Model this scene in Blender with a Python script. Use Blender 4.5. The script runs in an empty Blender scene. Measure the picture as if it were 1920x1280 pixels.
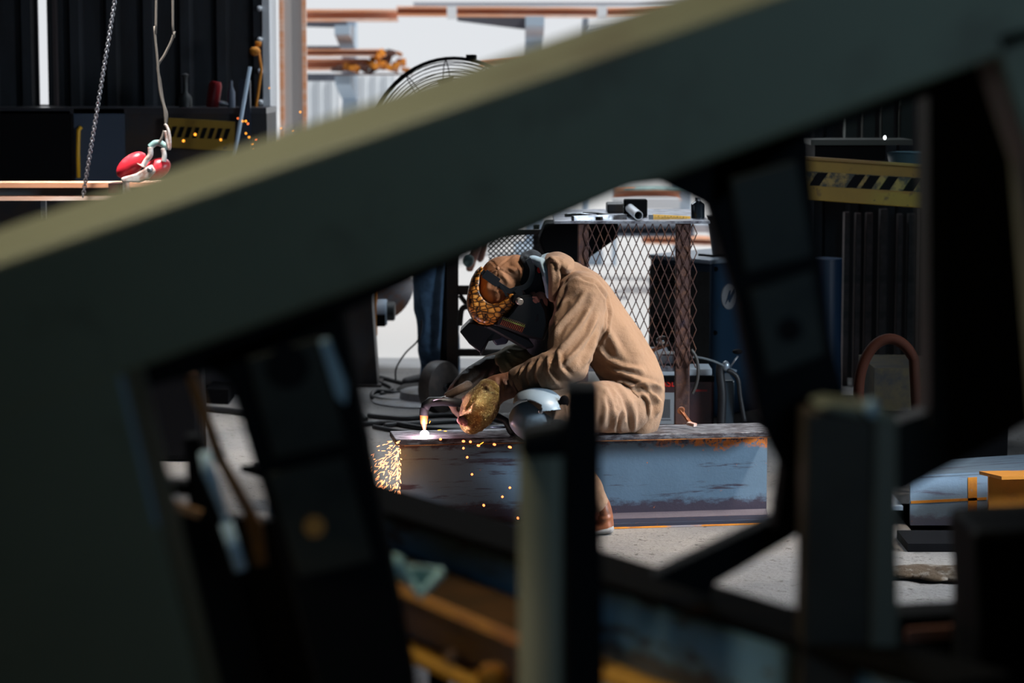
import bpy, bmesh, math, random
import numpy as np
from mathutils import Vector, Matrix, Quaternion
from mathutils import noise as mnoise
random.seed(7)
SC = bpy.context.scene
COL = SC.collection
PI = math.pi

# ------------------------------------------------------------ camera
CAMZ = 1.72
FPX = 4533.33
PITCH = math.atan((640-121)/FPX)
cd = bpy.data.cameras.new('camera')
cd.lens = 85; cd.sensor_width = 36; cd.clip_start = 0.05; cd.clip_end = 300
cam = bpy.data.objects.new('camera', cd)
cam.location = (0, 0, CAMZ)
cam.rotation_euler = (PI/2-PITCH, 0, 0)
cd.dof.use_dof = True
cd.dof.focus_distance = 8.95
cd.dof.aperture_fstop = 2.8
cd.dof.aperture_blades = 9
COL.objects.link(cam)
SC.camera = cam
CP, SP = math.cos(PITCH), math.sin(PITCH)

# ------------------------------------------------------------ sky, sun, daylight, added lamps, exposure
w = bpy.data.worlds.new('sky'); SC.world = w; w.use_nodes = True
w.node_tree.nodes['Background'].inputs[0].default_value = (0.93, 0.96, 1.0, 1)
w.node_tree.nodes['Background'].inputs[1].default_value = 0.82
def P_(px, py, Y):
    x = (px-960)/FPX; u = -(py-640)/FPX; t = Y/(CP+u*SP)
    return (x*t, Y, CAMZ+(-SP+u*CP)*t)
def lamp(name, kind, loc, target, energy, color, size=None, size_y=None, spread=None, angle=None):
    l = bpy.data.lights.new(name, kind); l.energy = energy; l.color = color
    if kind == 'AREA':
        l.shape = 'RECTANGLE'; l.size = size; l.size_y = size_y or size
        if spread: l.spread = spread
    elif kind == 'SUN': l.angle = angle or 0.01
    else: l.shadow_soft_size = size or 0.05
    if kind == 'SPOT' and spread: l.spot_size = spread; l.spot_blend = 0.7
    o = bpy.data.objects.new(name, l); COL.objects.link(o); o.location = loc
    if target is not None:
        o.rotation_euler = (Vector(target)-Vector(loc)).to_track_quat('-Z', 'Y').to_euler()
    return o
lamp('sun', 'SUN', (15, 12, 20), (-1, 15.4, 4), 3.0, (1, 0.97, 0.92), angle=0.02)
# daylight through the side door on the right; the lamps after it are unseen and added
lamp('side_door_daylight', 'AREA', (4.7, 7.2, 1.9), (0.7, 8.75, 0.35), 56, (0.76, 0.88, 1.0), 0.9, 1.2, spread=1.3)
lamp('roof_fill', 'AREA', (3.0, 7.9, 4.1), (0.6, 9.0, 0.6), 18, (1.0, 0.88, 0.76), 0.4, 0.4, spread=0.7)  # unseen area lamp added under the closed ceiling, brightens the welder's back
lamp('floor_patch_spot', 'SPOT', (4.7, 6.9, 2.2), (1.2, 7.7, 0), 480, (1.0, 0.96, 0.90), 0.25, spread=0.42)  # unseen spot added to make the bright patch on the floor
lamp('green_tint_spot', 'SPOT', (2.5, 9.6, 4.2), tuple(P_(1722, 345, 11.0)), 110, (0.25, 1.0, 0.75), 0.03, spread=0.14)  # unseen green spot added to tint the right end of the crossbeam
lamp('yard_door_fill', 'AREA', (-0.1, 13.0, 3.25), (-0.4, 10.6, 0), 40, (0.80, 0.90, 1.0), 2.2, 0.5, spread=2.4)  # unseen fill added under the door lintel to brighten the floor
lamp('left_roof_fill', 'AREA', (-1.75, 10.0, 4.2), (-1.75, 10.7, 1.2), 14, (1.0, 0.95, 0.9), 0.4, 0.4, spread=0.6)  # unseen fill added above the slung beam and red clamp
lamp('front_roof_fill', 'AREA', (-1.3, 3.4, 4.1), (-0.4, 2.9, 1.6), 15, (1.0, 0.95, 0.70), 0.9, 0.6, spread=1.4)  # unseen area lamp added overhead to light the top of the frame
lamp('front_fill', 'AREA', (1.3, -2.0, 2.3), (0.75, 3.2, 1.95), 3.7, (0.42, 0.72, 1.0), 1.2, 0.9, spread=0.85)  # unseen blue fill added behind the camera, inside the closed front wall
lamp('post_fill_spot', 'SPOT', (-1.1, 3.0, 1.2), (0.03, 3.05, 0.70), 9, (1.0, 0.86, 0.62), 0.06, spread=0.75)  # unseen spot added to light the round post from the left
SC.view_settings.view_transform = 'Standard'
SC.view_settings.look = 'None'
SC.view_settings.exposure = 0.0
SC.view_settings.gamma = 1.0
SC.view_settings.use_curve_mapping = False
SC.cycles.use_denoising = True
SC.cycles.max_bounces = 6
SC.cycles.caustics_reflective = False
SC.cycles.caustics_refractive = False
SC.cycles.sample_clamp_indirect = 4.0

# ------------------------------------------------------------ geometry helpers
def P(px, py, Y):
    x = (px-960)/FPX; u = -(py-640)/FPX
    d = Vector((x, CP+u*SP, -SP+u*CP))
    t = Y/d.y
    return Vector((d.x*t, Y, CAMZ+d.z*t))
def G(px, py, z=0.0):
    x = (px-960)/FPX; u = -(py-640)/FPX
    d = Vector((x, CP+u*SP, -SP+u*CP))
    t = (z-CAMZ)/d.z
    return Vector((d.x*t, d.y*t, z))
def proj(V):
    V = np.asarray(V); x = V[:, 0]; y = V[:, 1]; z = V[:, 2]-CAMZ
    dep = y*CP-z*SP; up = y*SP+z*CP
    return 960+FPX*x/dep, 640-FPX*up/dep

class MB:
    def __init__(s): s.v = []; s.f = []
    def add(s, vs, fs):
        n = len(s.v); s.v += [Vector(a) for a in vs]; s.f += [tuple(i+n for i in f) for f in fs]; return s
    def box(s, c, size, R=None):
        c = Vector(c); hx, hy, hz = [a/2 for a in size]
        vs = [Vector((x, y, z)) for x in (-hx, hx) for y in (-hy, hy) for z in (-hz, hz)]
        if R is not None: vs = [R @ a for a in vs]
        return s.add([a+c for a in vs], [(0,1,3,2),(4,6,7,5),(0,4,5,1),(2,3,7,6),(0,2,6,4),(1,5,7,3)])
    def b(s, x0, x1, y0, y1, z0, z1):
        return s.box(((x0+x1)/2, (y0+y1)/2, (z0+z1)/2), (abs(x1-x0), abs(y1-y0), abs(z1-z0)))
    def bar(s, a, b, w_, h_, up=(0, 0, 1)):
        a = Vector(a); b = Vector(b); d = b-a; L = d.length; d.normalize()
        u = Vector(up); u = (u-d*u.dot(d))
        if u.length < 1e-4: u = Vector((0, 1, 0)); u = u-d*u.dot(d)
        u.normalize(); r = d.cross(u)
        R = Matrix((d, r, u)).transposed()
        return s.box((a+b)/2, (L, w_, h_), R)
    def prism(s, pts, off):
        pts = [Vector(p) for p in pts]; off = Vector(off); n = len(pts)
        return s.add(pts+[p+off for p in pts], [tuple(range(n))[::-1], tuple(range(n, 2*n))]+[(i, (i+1) % n, n+(i+1) % n, n+i) for i in range(n)])
    def ppx(s, px, Y, t):
        return s.prism([P(a, b, Y) for a, b in px], (0, t, 0))
    def tube(s, path, r, n=10, closed=False, cap=True):
        path = [Vector(p) for p in path]; m = len(path)
        rs = r if isinstance(r, (list, tuple)) else [r]*m
        T = []
        for i in range(m):
            a = path[(i-1) % m] if (closed or i > 0) else path[i]
            c = path[(i+1) % m] if (closed or i < m-1) else path[i]
            t = c-a
            T.append(t.normalized() if t.length > 1e-9 else Vector((0, 0, 1)))
        u = Vector((0, 0, 1)) if abs(T[0].z) < 0.9 else Vector((1, 0, 0))
        vs = []; fs = []
        for i in range(m):
            u = (u-T[i]*u.dot(T[i]))
            if u.length < 1e-6: u = T[i].orthogonal()
            u.normalize(); r2 = T[i].cross(u)
            for k in range(n):
                a = 2*PI*k/n
                vs.append(path[i]+(u*math.cos(a)+r2*math.sin(a))*rs[i])
        for i in range(m if closed else m-1):
            j = (i+1) % m
            for k in range(n):
                fs.append((i*n+k, i*n+(k+1) % n, j*n+(k+1) % n, j*n+k))
        if cap and not closed:
            fs.append(tuple(range(n))[::-1]); fs.append(tuple((m-1)*n+k for k in range(n)))
        return s.add(vs, fs)
    def cyl(s, a, b, r, r2=None, n=24):
        return s.tube([a, b], [r, r if r2 is None else r2], n)
    def ell(s, c, rad, R=None, n=20, m=12):
        c = Vector(c); vs = []; fs = []
        for i in range(m+1):
            th = PI*i/m
            for k in range(n):
                a = 2*PI*k/n
                v = Vector((rad[0]*math.sin(th)*math.cos(a), rad[1]*math.sin(th)*math.sin(a), rad[2]*math.cos(th)))
                if R is not None: v = R @ v
                vs.append(c+v)
        for i in range(m):
            for k in range(n):
                fs.append((i*n+k, (i+1)*n+k, (i+1)*n+(k+1) % n, i*n+(k+1) % n))
        return s.add(vs, fs)
    def lathe(s, base, axis, prof, n=28):
        base = Vector(base); ax = Vector(axis).normalized(); u = ax.orthogonal().normalized(); v = ax.cross(u)
        vs = []; fs = []; m = len(prof)
        for (r, h) in prof:
            for k in range(n):
                a = 2*PI*k/n
                vs.append(base+ax*h+(u*math.cos(a)+v*math.sin(a))*max(r, 1e-5))
        for i in range(m-1):
            for k in range(n):
                fs.append((i*n+k, i*n+(k+1) % n, (i+1)*n+(k+1) % n, (i+1)*n+k))
        return s.add(vs, fs)
    def loft(s, secs, n=22, sub=5):
        """secs: (px, py, Y, half width px (across, in the picture plane's world XZ), half depth m)"""
        pts = [(P(a, b_, Y), w_/FPX*Y, d_) for a, b_, Y, w_, d_ in secs]
        out = []
        m = len(pts)
        def cr(p0, p1, p2, p3, t):
            return 0.5*((2*p1)+(p2-p0)*t+(2*p0-5*p1+4*p2-p3)*t*t+(3*p1-p0-3*p2+p3)*t*t*t)
        for i in range(m-1):
            q = [pts[max(0, i-1)], pts[i], pts[i+1], pts[min(m-1, i+2)]]
            for k in range(sub if i < m-2 else sub+1):
                t = k/sub
                out.append((cr(*[z[0] for z in q], t), cr(*[z[1] for z in q], t), cr(*[z[2] for z in q], t)))
        M = len(out)
        # rounded ends
        def ends(o, sgn):
            c, a, d = o[0]; t = (o[0][0]-o[1][0]).normalized()
            res = []
            for k in (0.5, 0.8, 0.95):
                f = math.sqrt(1-k*k); res.append((c+t*min(a, d)*k*0.8, a*f, d*f))
            return res
        out = ends(out, 1)[::-1]+out+ends(out[::-1], 1)
        M = len(out); vs = []; fs = []
        for i in range(M):
            t = out[min(M-1, i+1)][0]-out[max(0, i-1)][0]
            yv = Vector((0, 1, 0)); t.normalize()
            nrm = Vector((t.z, 0, -t.x))
            if nrm.length < 1e-4: nrm = Vector((1, 0, 0))
            nrm.normalize(); dv = t.cross(nrm).normalized()
            for k in range(n):
                a = 2*PI*k/n
                ca, sa = math.cos(a), math.sin(a)
                vs.append(out[i][0]+nrm*ca*out[i][1]+dv*sa*out[i][2])
        for i in range(M-1):
            for k in range(n):
                fs.append((i*n+k, i*n+(k+1) % n, (i+1)*n+(k+1) % n, (i+1)*n+k))
        fs.append(tuple(range(n))[::-1]); fs.append(tuple((M-1)*n+k for k in range(n)))
        return s.add(vs, fs)
    def mesh(s, name, origin):
        me = bpy.data.meshes.new(name)
        o = Vector(origin)
        me.from_pydata([tuple(v-o) for v in s.v], [], s.f)
        bm = bmesh.new(); bm.from_mesh(me); bmesh.ops.recalc_face_normals(bm, faces=bm.faces); bm.to_mesh(me); bm.free()
        return me
    def build(s, name, m, parent=None, label=None, cat=None, group=None, kind=None, bevel=0, smooth=False, sub=0, solid=0):
        if parent is not None:
            o0 = parent['_o']; origin = Vector((o0[0], o0[1], o0[2]))
        else:
            xs = [v.x for v in s.v]; ys = [v.y for v in s.v]; zs = [v.z for v in s.v]
            origin = Vector(((min(xs)+max(xs))/2, (min(ys)+max(ys))/2, min(zs)))
        me = s.mesh(name, origin); me.materials.append(m)
        o = bpy.data.objects.new(name, me); COL.objects.link(o)
        finish(o, origin, parent, label, cat, group, kind)
        if smooth:
            for p in me.polygons: p.use_smooth = True
        if smooth == 'auto':
            auto(me)
        if solid:
            md = o.modifiers.new('solid', 'SOLIDIFY'); md.thickness = solid; md.offset = 0
        if bevel:
            md = o.modifiers.new('bevel', 'BEVEL'); md.width = bevel; md.segments = 2; md.limit_method = 'ANGLE'; md.angle_limit = 0.6
        if sub:
            md = o.modifiers.new('sub', 'SUBSURF'); md.levels = sub; md.render_levels = sub
        return o
def auto(me, ang=0.7):
    bm = bmesh.new(); bm.from_mesh(me)
    for e in bm.edges:
        if len(e.link_faces) == 2 and e.calc_face_angle(0) > ang: e.smooth = False
    bm.to_mesh(me); bm.free()
ORIG = {}
def finish(o, origin, parent=None, label=None, cat=None, group=None, kind=None):
    o['_o'] = tuple(origin)
    if parent is not None: o.parent = parent
    else: o.location = origin
    if label: o['label'] = label
    if cat: o['category'] = cat
    if group: o['group'] = group
    if kind: o['kind'] = kind
def thing(name, loc, label, cat, group=None, kind=None):
    o = bpy.data.objects.new(name, None); COL.objects.link(o); o.empty_display_size = 0.1
    finish(o, loc, None, label, cat, group, kind); return o
def copy_tree(o, parent=None, loc=None):
    c = o.copy(); COL.objects.link(c)
    if parent is not None: c.parent = parent
    if loc is not None: c.location = loc
    for ch in [k for k in bpy.data.objects if k.parent == o]:
        copy_tree(ch, c)
    return c
def remeshed(mb, name, m, parent, vox=0.008, folds=None, fold_y=None, smooth_it=4, amp=0.0, nscale=9, label=None, stretch=(1, 1, 1)):
    origin = Vector(parent['_o']) if parent is not None else Vector((0, 0, 0))
    me = mb.mesh(name, (0, 0, 0))
    t = bpy.data.objects.new('tmp', me); COL.objects.link(t)
    md = t.modifiers.new('r', 'REMESH'); md.mode = 'VOXEL'; md.voxel_size = vox; md.use_smooth_shade = True
    md2 = t.modifiers.new('s', 'SMOOTH'); md2.iterations = smooth_it; md2.factor = 0.6
    dg = bpy.context.evaluated_depsgraph_get(); dg.update()
    me2 = bpy.data.meshes.new_from_object(t.evaluated_get(dg))
    bpy.data.objects.remove(t)
    n = len(me2.vertices)
    co = np.empty(n*3); me2.vertices.foreach_get('co', co); co = co.reshape(-1, 3)
    no = np.empty(n*3); me2.vertices.foreach_get('normal', no); no = no.reshape(-1, 3)
    d = np.zeros(n)
    if folds:
        X, Yp = proj(co)
        for fo in folds:
            pts, wd, am = fo[0], fo[1], fo[2]
            best = np.full(n, 1e9); along = np.zeros(n); sgn = np.zeros(n)
            L = len(pts)-1
            # refine polyline
            pp = np.array(pts, float)
            for i in range(L):
                a = pp[i]; bq = pp[i+1]; ab = bq-a
                tt = ((X-a[0])*ab[0]+(Yp-a[1])*ab[1])/(ab @ ab); tc = np.clip(tt, 0, 1)
                dx = X-(a[0]+tc*ab[0]); dy = Yp-(a[1]+tc*ab[1]); dd = np.hypot(dx, dy)
                k = dd < best
                best[k] = dd[k]; along[k] = ((i+tc)/L)[k]
            taper = np.clip(np.minimum(along, 1-along)*5+0.15, 0, 1)
            prof = np.exp(-(best/wd)**2)-0.45*np.exp(-((best-1.7*wd)/wd)**2)
            face = np.clip(-no[:, 1]*1.5+0.45, 0, 1)
            if fold_y is not None: face = face*(co[:, 1] < fold_y)
            d += am*prof*taper*face
    if amp:
        for i in range(n):
            v = Vector((co[i][0]*stretch[0], co[i][1]*stretch[1], co[i][2]*stretch[2]))
            a = mnoise.noise(v*nscale); b_ = mnoise.noise(v*nscale*2.3+Vector((5, 2, 1)))
            d[i] += amp*(1-abs(a)*2.2)*0.7+amp*0.45*b_
    co2 = co+no*d[:, None]-np.array(origin)
    me2.vertices.foreach_set('co', co2.reshape(-1))
    me2.materials.clear(); me2.materials.append(m)
    for p in me2.polygons: p.use_smooth = True
    me2.name = name
    o = bpy.data.objects.new(name, me2); COL.objects.link(o)
    finish(o, origin, parent, label)
    return o

# ------------------------------------------------------------ materials
def mat(name, base, rough=0.6, metal=0.0, c2=None, scale=8, lo=0.45, hi=0.6, c3=None, scale3=30, lo3=0.6, hi3=0.66, bump=0.0, bscale=60, stretch=(1, 1, 1), emit=None, estr=0, spec=0.5, sheen=0, rough2=None):
    m = bpy.data.materials.new(name); m.use_nodes = True
    nt = m.node_tree; bs = nt.nodes['Principled BSDF']
    bs.inputs['Base Color'].default_value = (*base, 1); bs.inputs['Roughness'].default_value = rough
    bs.inputs['Metallic'].default_value = metal
    bs.inputs['Specular IOR Level'].default_value = spec
    if sheen: bs.inputs['Sheen Weight'].default_value = sheen
    if emit:
        bs.inputs['Emission Color'].default_value = (*emit, 1); bs.inputs['Emission Strength'].default_value = estr
    tc = nt.nodes.new('ShaderNodeTexCoord'); mp = nt.nodes.new('ShaderNodeMapping'); mp.inputs['Scale'].default_value = stretch
    nt.links.new(tc.outputs['Object'], mp.inputs[0])
    def nz(sc, det=6, rg=0.6):
        n = nt.nodes.new('ShaderNodeTexNoise'); n.inputs['Scale'].default_value = sc; n.inputs['Detail'].default_value = det; n.inputs['Roughness'].default_value = rg
        nt.links.new(mp.outputs[0], n.inputs['Vector']); return n
    def ramp(src, a, b_):
        r = nt.nodes.new('ShaderNodeMapRange'); r.inputs[1].default_value = a; r.inputs[2].default_value = b_; r.clamp = True
        nt.links.new(src, r.inputs[0]); return r.outputs[0]
    cur = None
    if c2 or c3 or bump:
        # gentle overall variation
        v = nt.nodes.new('ShaderNodeMix'); v.data_type = 'RGBA'
        v.inputs[6].default_value = (*[c*0.8 for c in base], 1); v.inputs[7].default_value = (*[min(1, c*1.15) for c in base], 1)
        nt.links.new(nz(scale*0.6, 4).outputs['Fac'], v.inputs[0]); cur = v.outputs[2]
        for c, sc, a, b_ in ((c2, scale, lo, hi), (c3, scale3, lo3, hi3)):
            if not c: continue
            x = nt.nodes.new('ShaderNodeMix'); x.data_type = 'RGBA'; x.inputs[7].default_value = (*c, 1)
            f = ramp(nz(sc, 8, 0.65).outputs['Fac'], a, b_)
            nt.links.new(cur, x.inputs[6]); nt.links.new(f, x.inputs[0]); cur = x.outputs[2]
            if c is c2 and rough2 is not None:
                rr = nt.nodes.new('ShaderNodeMapRange'); rr.inputs[3].default_value = rough; rr.inputs[4].default_value = rough2
                nt.links.new(f, rr.inputs[0]); nt.links.new(rr.outputs[0], bs.inputs['Roughness'])
        nt.links.new(cur, bs.inputs['Base Color'])
    if bump:
        bp = nt.nodes.new('ShaderNodeBump'); bp.inputs['Strength'].default_value = bump; bp.inputs['Distance'].default_value = 0.01
        nt.links.new(nz(bscale, 8, 0.7).outputs['Fac'], bp.inputs['Height']); nt.links.new(bp.outputs[0], bs.inputs['Normal'])
    m['_n'] = 1
    return m
def emis(name, c, s_):
    m = bpy.data.materials.new(name); m.use_nodes = True; nt = m.node_tree
    bs = nt.nodes['Principled BSDF']; bs.inputs['Base Color'].default_value = (0, 0, 0, 1)
    bs.inputs['Emission Color'].default_value = (*c, 1); bs.inputs['Emission Strength'].default_value = s_
    return m
M = {}
M['black'] = mat('black_metal', (0.005, 0.005, 0.006), 0.7, spec=0.06)
M['darksteel'] = mat('dark_steel', (0.018, 0.018, 0.022), 0.55, c2=(0.03, 0.02, 0.015), scale=6)
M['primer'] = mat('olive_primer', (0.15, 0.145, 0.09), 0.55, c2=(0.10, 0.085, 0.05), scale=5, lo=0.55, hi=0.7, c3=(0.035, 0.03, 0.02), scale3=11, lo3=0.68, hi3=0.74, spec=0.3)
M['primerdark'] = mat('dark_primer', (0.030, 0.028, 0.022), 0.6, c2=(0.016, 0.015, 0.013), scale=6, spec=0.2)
M['rust'] = mat('rust', (0.30, 0.11, 0.03), 0.8, c2=(0.10, 0.035, 0.015), scale=10, c3=(0.5, 0.2, 0.04), scale3=6, lo3=0.5, hi3=0.7, bump=0.3)
M['rustlight'] = mat('pale_rust', (0.86, 0.40, 0.22), 0.8, c2=(0.90, 0.76, 0.68), scale=4, lo=0.45, hi=0.7, c3=(0.25, 0.09, 0.04), scale3=9, lo3=0.6, hi3=0.7, stretch=(0.3, 1, 3))
M['rustorange'] = mat('orange_rust', (0.72, 0.26, 0.02), 0.75, c2=(0.35, 0.10, 0.02), scale=7, lo=0.5, hi=0.75, c3=(0.30, 0.27, 0.30), scale3=4, lo3=0.58, hi3=0.66)
M['rustbrown'] = mat('brown_rust', (0.085, 0.04, 0.035), 0.65, c2=(0.16, 0.07, 0.04), scale=30, lo=0.5, hi=0.65, c3=(0.05, 0.03, 0.05), scale3=12, bump=0.4, bscale=120)
M['steel'] = mat('bare_steel', (0.42, 0.44, 0.47), 0.35, 0.9, c2=(0.15, 0.15, 0.17), scale=20, bump=0.15, rough2=0.5)
M['steelblue'] = mat('mill_scale', (0.20, 0.27, 0.34), 0.45, 0.3, c2=(0.10, 0.10, 0.14), scale=18, lo=0.52, hi=0.62, stretch=(0.2, 1, 1.5), bump=0.1)
M['rackgrey'] = mat('grey_rack_paint', (0.36, 0.45, 0.55), 0.6)
M['rackdark'] = mat('dark_rack_paint', (0.10, 0.12, 0.16), 0.6)
M['white'] = mat('white_paint', (0.75, 0.77, 0.8), 0.5)
M['panelwhite'] = mat('white_sheet', (0.62, 0.66, 0.70), 0.5)
M['yellow'] = mat('yellow_paint', (0.24, 0.14, 0.009), 0.5, c2=(0.10, 0.055, 0.01), scale=14, lo=0.6, hi=0.7, c3=(0.02, 0.015, 0.01), scale3=26, lo3=0.68, hi3=0.7)
M['tapeyellow'] = mat('tape_yellow', (0.85, 0.45, 0.02), 0.4)
M['bluepaint'] = mat('blue_machine_paint', (0.007, 0.030, 0.062), 0.45, c2=(0.012, 0.018, 0.025), scale=6, lo=0.6, hi=0.7)
M['greymachine'] = mat('grey_machine_paint', (0.028, 0.032, 0.032), 0.5, c2=(0.015, 0.015, 0.015), scale=8)
M['redmachine'] = mat('red_machine_paint', (0.055, 0.02, 0.022), 0.5, c2=(0.03, 0.015, 0.02), scale=6)
M['red'] = mat('red_paint', (0.75, 0.03, 0.05), 0.35, c2=(0.9, 0.25, 0.28), scale=7, lo=0.5, hi=0.8)
M['pinkwhite'] = mat('worn_white_metal', (0.75, 0.7, 0.66), 0.4, c2=(0.45, 0.25, 0.2), scale=20)
M['teal'] = mat('teal_metal', (0.35, 0.55, 0.53), 0.4, c2=(0.12, 0.22, 0.22), scale=12)
M['rubber'] = mat('black_rubber', (0.012, 0.013, 0.016), 0.45)
M['rope'] = mat('grey_rope', (0.16, 0.14, 0.12), 0.8)
M['chain'] = mat('chain_steel', (0.30, 0.30, 0.33), 0.35, 0.7)
M['wallm'] = mat('dark_corrugated_sheet', (0.030, 0.033, 0.040), 0.55, c2=(0.018, 0.018, 0.02), scale=3, stretch=(2, 1, 0.4))
M['denim'] = mat('denim', (0.10, 0.20, 0.34), 0.85, c2=(0.06, 0.12, 0.2), scale=12, bump=0.5, bscale=90)
M['skin'] = mat('skin', (0.50, 0.22, 0.16), 0.5)
M['tan'] = mat('tan_cotton', (0.30, 0.182, 0.112), 0.88, c2=(0.19, 0.11, 0.062), scale=7, lo=0.50, hi=0.80, c3=(0.15, 0.09, 0.05), scale3=16, lo3=0.66, hi3=0.82, bump=0.75, bscale=20, spec=0.15, sheen=0.1)
M['tan2'] = mat('tan_trouser_cotton', (0.32, 0.20, 0.13), 0.88, c2=(0.21, 0.13, 0.08), scale=6, lo=0.5, hi=0.8, bump=0.75, bscale=20, spec=0.15, sheen=0.1)
M['cap'] = mat('brown_cap_cotton', (0.40, 0.205, 0.115), 0.9, c2=(0.28, 0.14, 0.08), scale=9, lo=0.5, hi=0.8, bump=0.3, bscale=70, spec=0.1)
M['leather'] = mat('dark_glove_leather', (0.10, 0.055, 0.03), 0.6, c2=(0.05, 0.03, 0.018), scale=10, bump=0.5, bscale=50)
M['leather2'] = mat('brown_glove_leather', (0.20, 0.085, 0.045), 0.6, c2=(0.10, 0.045, 0.03), scale=10, bump=0.5, bscale=50)
M['gold'] = mat('gold_heat_shield', (0.42, 0.27, 0.09), 0.30, 0.7, c2=(0.13, 0.06, 0.03), scale=14, lo=0.46, hi=0.62, c3=(0.75, 0.65, 0.3), scale3=130, lo3=0.56, hi3=0.62, bump=1.0, bscale=150, rough2=0.55)
M['hood'] = mat('black_bandana', (0.010, 0.016, 0.024), 0.75, bump=0.3, bscale=30)
M['plastic'] = mat('black_helmet_plastic', (0.012, 0.014, 0.017), 0.32)
M['shirt'] = mat('pale_blue_cotton', (0.30, 0.42, 0.52), 0.85)
M['pad'] = mat('knee_pad_plastic', (0.24, 0.31, 0.37), 0.38, c2=(0.15, 0.19, 0.22), scale=14, lo=0.55, hi=0.75)
M['copper'] = mat('copper_cup', (0.55, 0.20, 0.06), 0.35, 0.7, emit=(1.0, 0.25, 0.03), estr=0.0)
M['hot'] = emis('hot_arc', (1.0, 0.88, 1.0), 60)
M['sparkw'] = emis('spark_bright', (1.0, 0.36, 0.14), 5)
M['sparkr'] = emis('spark_red', (1.0, 0.20, 0.05), 4.5)
M['sparko'] = emis('spark_orange', (1.0, 0.36, 0.03), 3.5)
M['hotnozzle'] = emis('glowing_nozzle', (1.0, 0.25, 0.12), 2.2)

def corr_mat():
    pass
def crocodile():
    m = mat('orange_reptile_leather', (0.50, 0.20, 0.03), 0.35)
    nt = m.node_tree; bs = nt.nodes['Principled BSDF']
    tc = nt.nodes.new('ShaderNodeTexCoord'); mp = nt.nodes.new('ShaderNodeMapping'); mp.inputs['Scale'].default_value = (44, 30, 66); mp.inputs['Rotation'].default_value = (0, 0.15, 0)
    nt.links.new(tc.outputs['Object'], mp.inputs[0])
    vo = nt.nodes.new('ShaderNodeTexVoronoi'); vo.feature = 'DISTANCE_TO_EDGE'; vo.inputs['Randomness'].default_value = 0.55; nt.links.new(mp.outputs[0], vo.inputs['Vector']); vo.inputs['Scale'].default_value = 1
    r = nt.nodes.new('ShaderNodeValToRGB'); r.color_ramp.elements[0].position = 0.03; r.color_ramp.elements[0].color = (0.02, 0.008, 0.003, 1)
    r.color_ramp.elements[1].position = 0.16; r.color_ramp.elements[1].color = (0.60, 0.22, 0.03, 1)
    e = r.color_ramp.elements.new(0.4); e.color = (0.80, 0.40, 0.09, 1)
    nt.links.new(vo.outputs['Distance'], r.inputs[0]); nt.links.new(r.outputs[0], bs.inputs['Base Color'])
    bp = nt.nodes.new('ShaderNodeBump'); bp.inputs['Strength'].default_value = 0.8; bp.inputs['Distance'].default_value = 0.004
    nt.links.new(vo.outputs['Distance'], bp.inputs['Height']); nt.links.new(bp.outputs[0], bs.inputs['Normal'])
    return m
M['croc'] = crocodile()
def concrete(name, c1, c2, c3):
    m = bpy.data.materials.new(name); m.use_nodes = True; nt = m.node_tree; bs = nt.nodes['Principled BSDF']; bs.inputs['Roughness'].default_value = 0.7
    tc = nt.nodes.new('ShaderNodeTexCoord')
    def nz(s, d=8, r=0.65):
        n = nt.nodes.new('ShaderNodeTexNoise'); n.inputs['Scale'].default_value = s; n.inputs['Detail'].default_value = d; n.inputs['Roughness'].default_value = r
        nt.links.new(tc.outputs['Object'], n.inputs['Vector']); return n.outputs['Fac']
    def mr(s, a, b): 
        r = nt.nodes.new('ShaderNodeMapRange'); r.inputs[1].default_value = a; r.inputs[2].default_value = b; nt.links.new(s, r.inputs[0]); return r.outputs[0]
    def mx(f, a, b):
        x = nt.nodes.new('ShaderNodeMix'); x.data_type = 'RGBA'; nt.links.new(f, x.inputs[0])
        for k, s in ((6, a), (7, b)):
            if isinstance(s, tuple): x.inputs[k].default_value = (*s, 1)
            else: nt.links.new(s, x.inputs[k])
        return x.outputs[2]
    a = mx(mr(nz(1.6), 0.38, 0.62), c1, c2)
    b = mx(mr(nz(28), 0.60, 0.66), a, c3)
    c = mx(mr(nz(90, 3), 0.62, 0.68), b, c3)
    nt.links.new(c, bs.inputs['Base Color'])
    bp = nt.nodes.new('ShaderNodeBump'); bp.inputs['Strength'].default_value = 0.6; bp.inputs['Distance'].default_value = 0.012
    nt.links.new(nz(45), bp.inputs['Height']); nt.links.new(bp.outputs[0], bs.inputs['Normal'])
    return m
M['floor'] = concrete('dusty_concrete', (0.29, 0.27, 0.25), (0.19, 0.185, 0.185), (0.08, 0.07, 0.065))
M['yard'] = mat('pale_yard_concrete', (0.58, 0.58, 0.58), 0.8)

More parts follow.
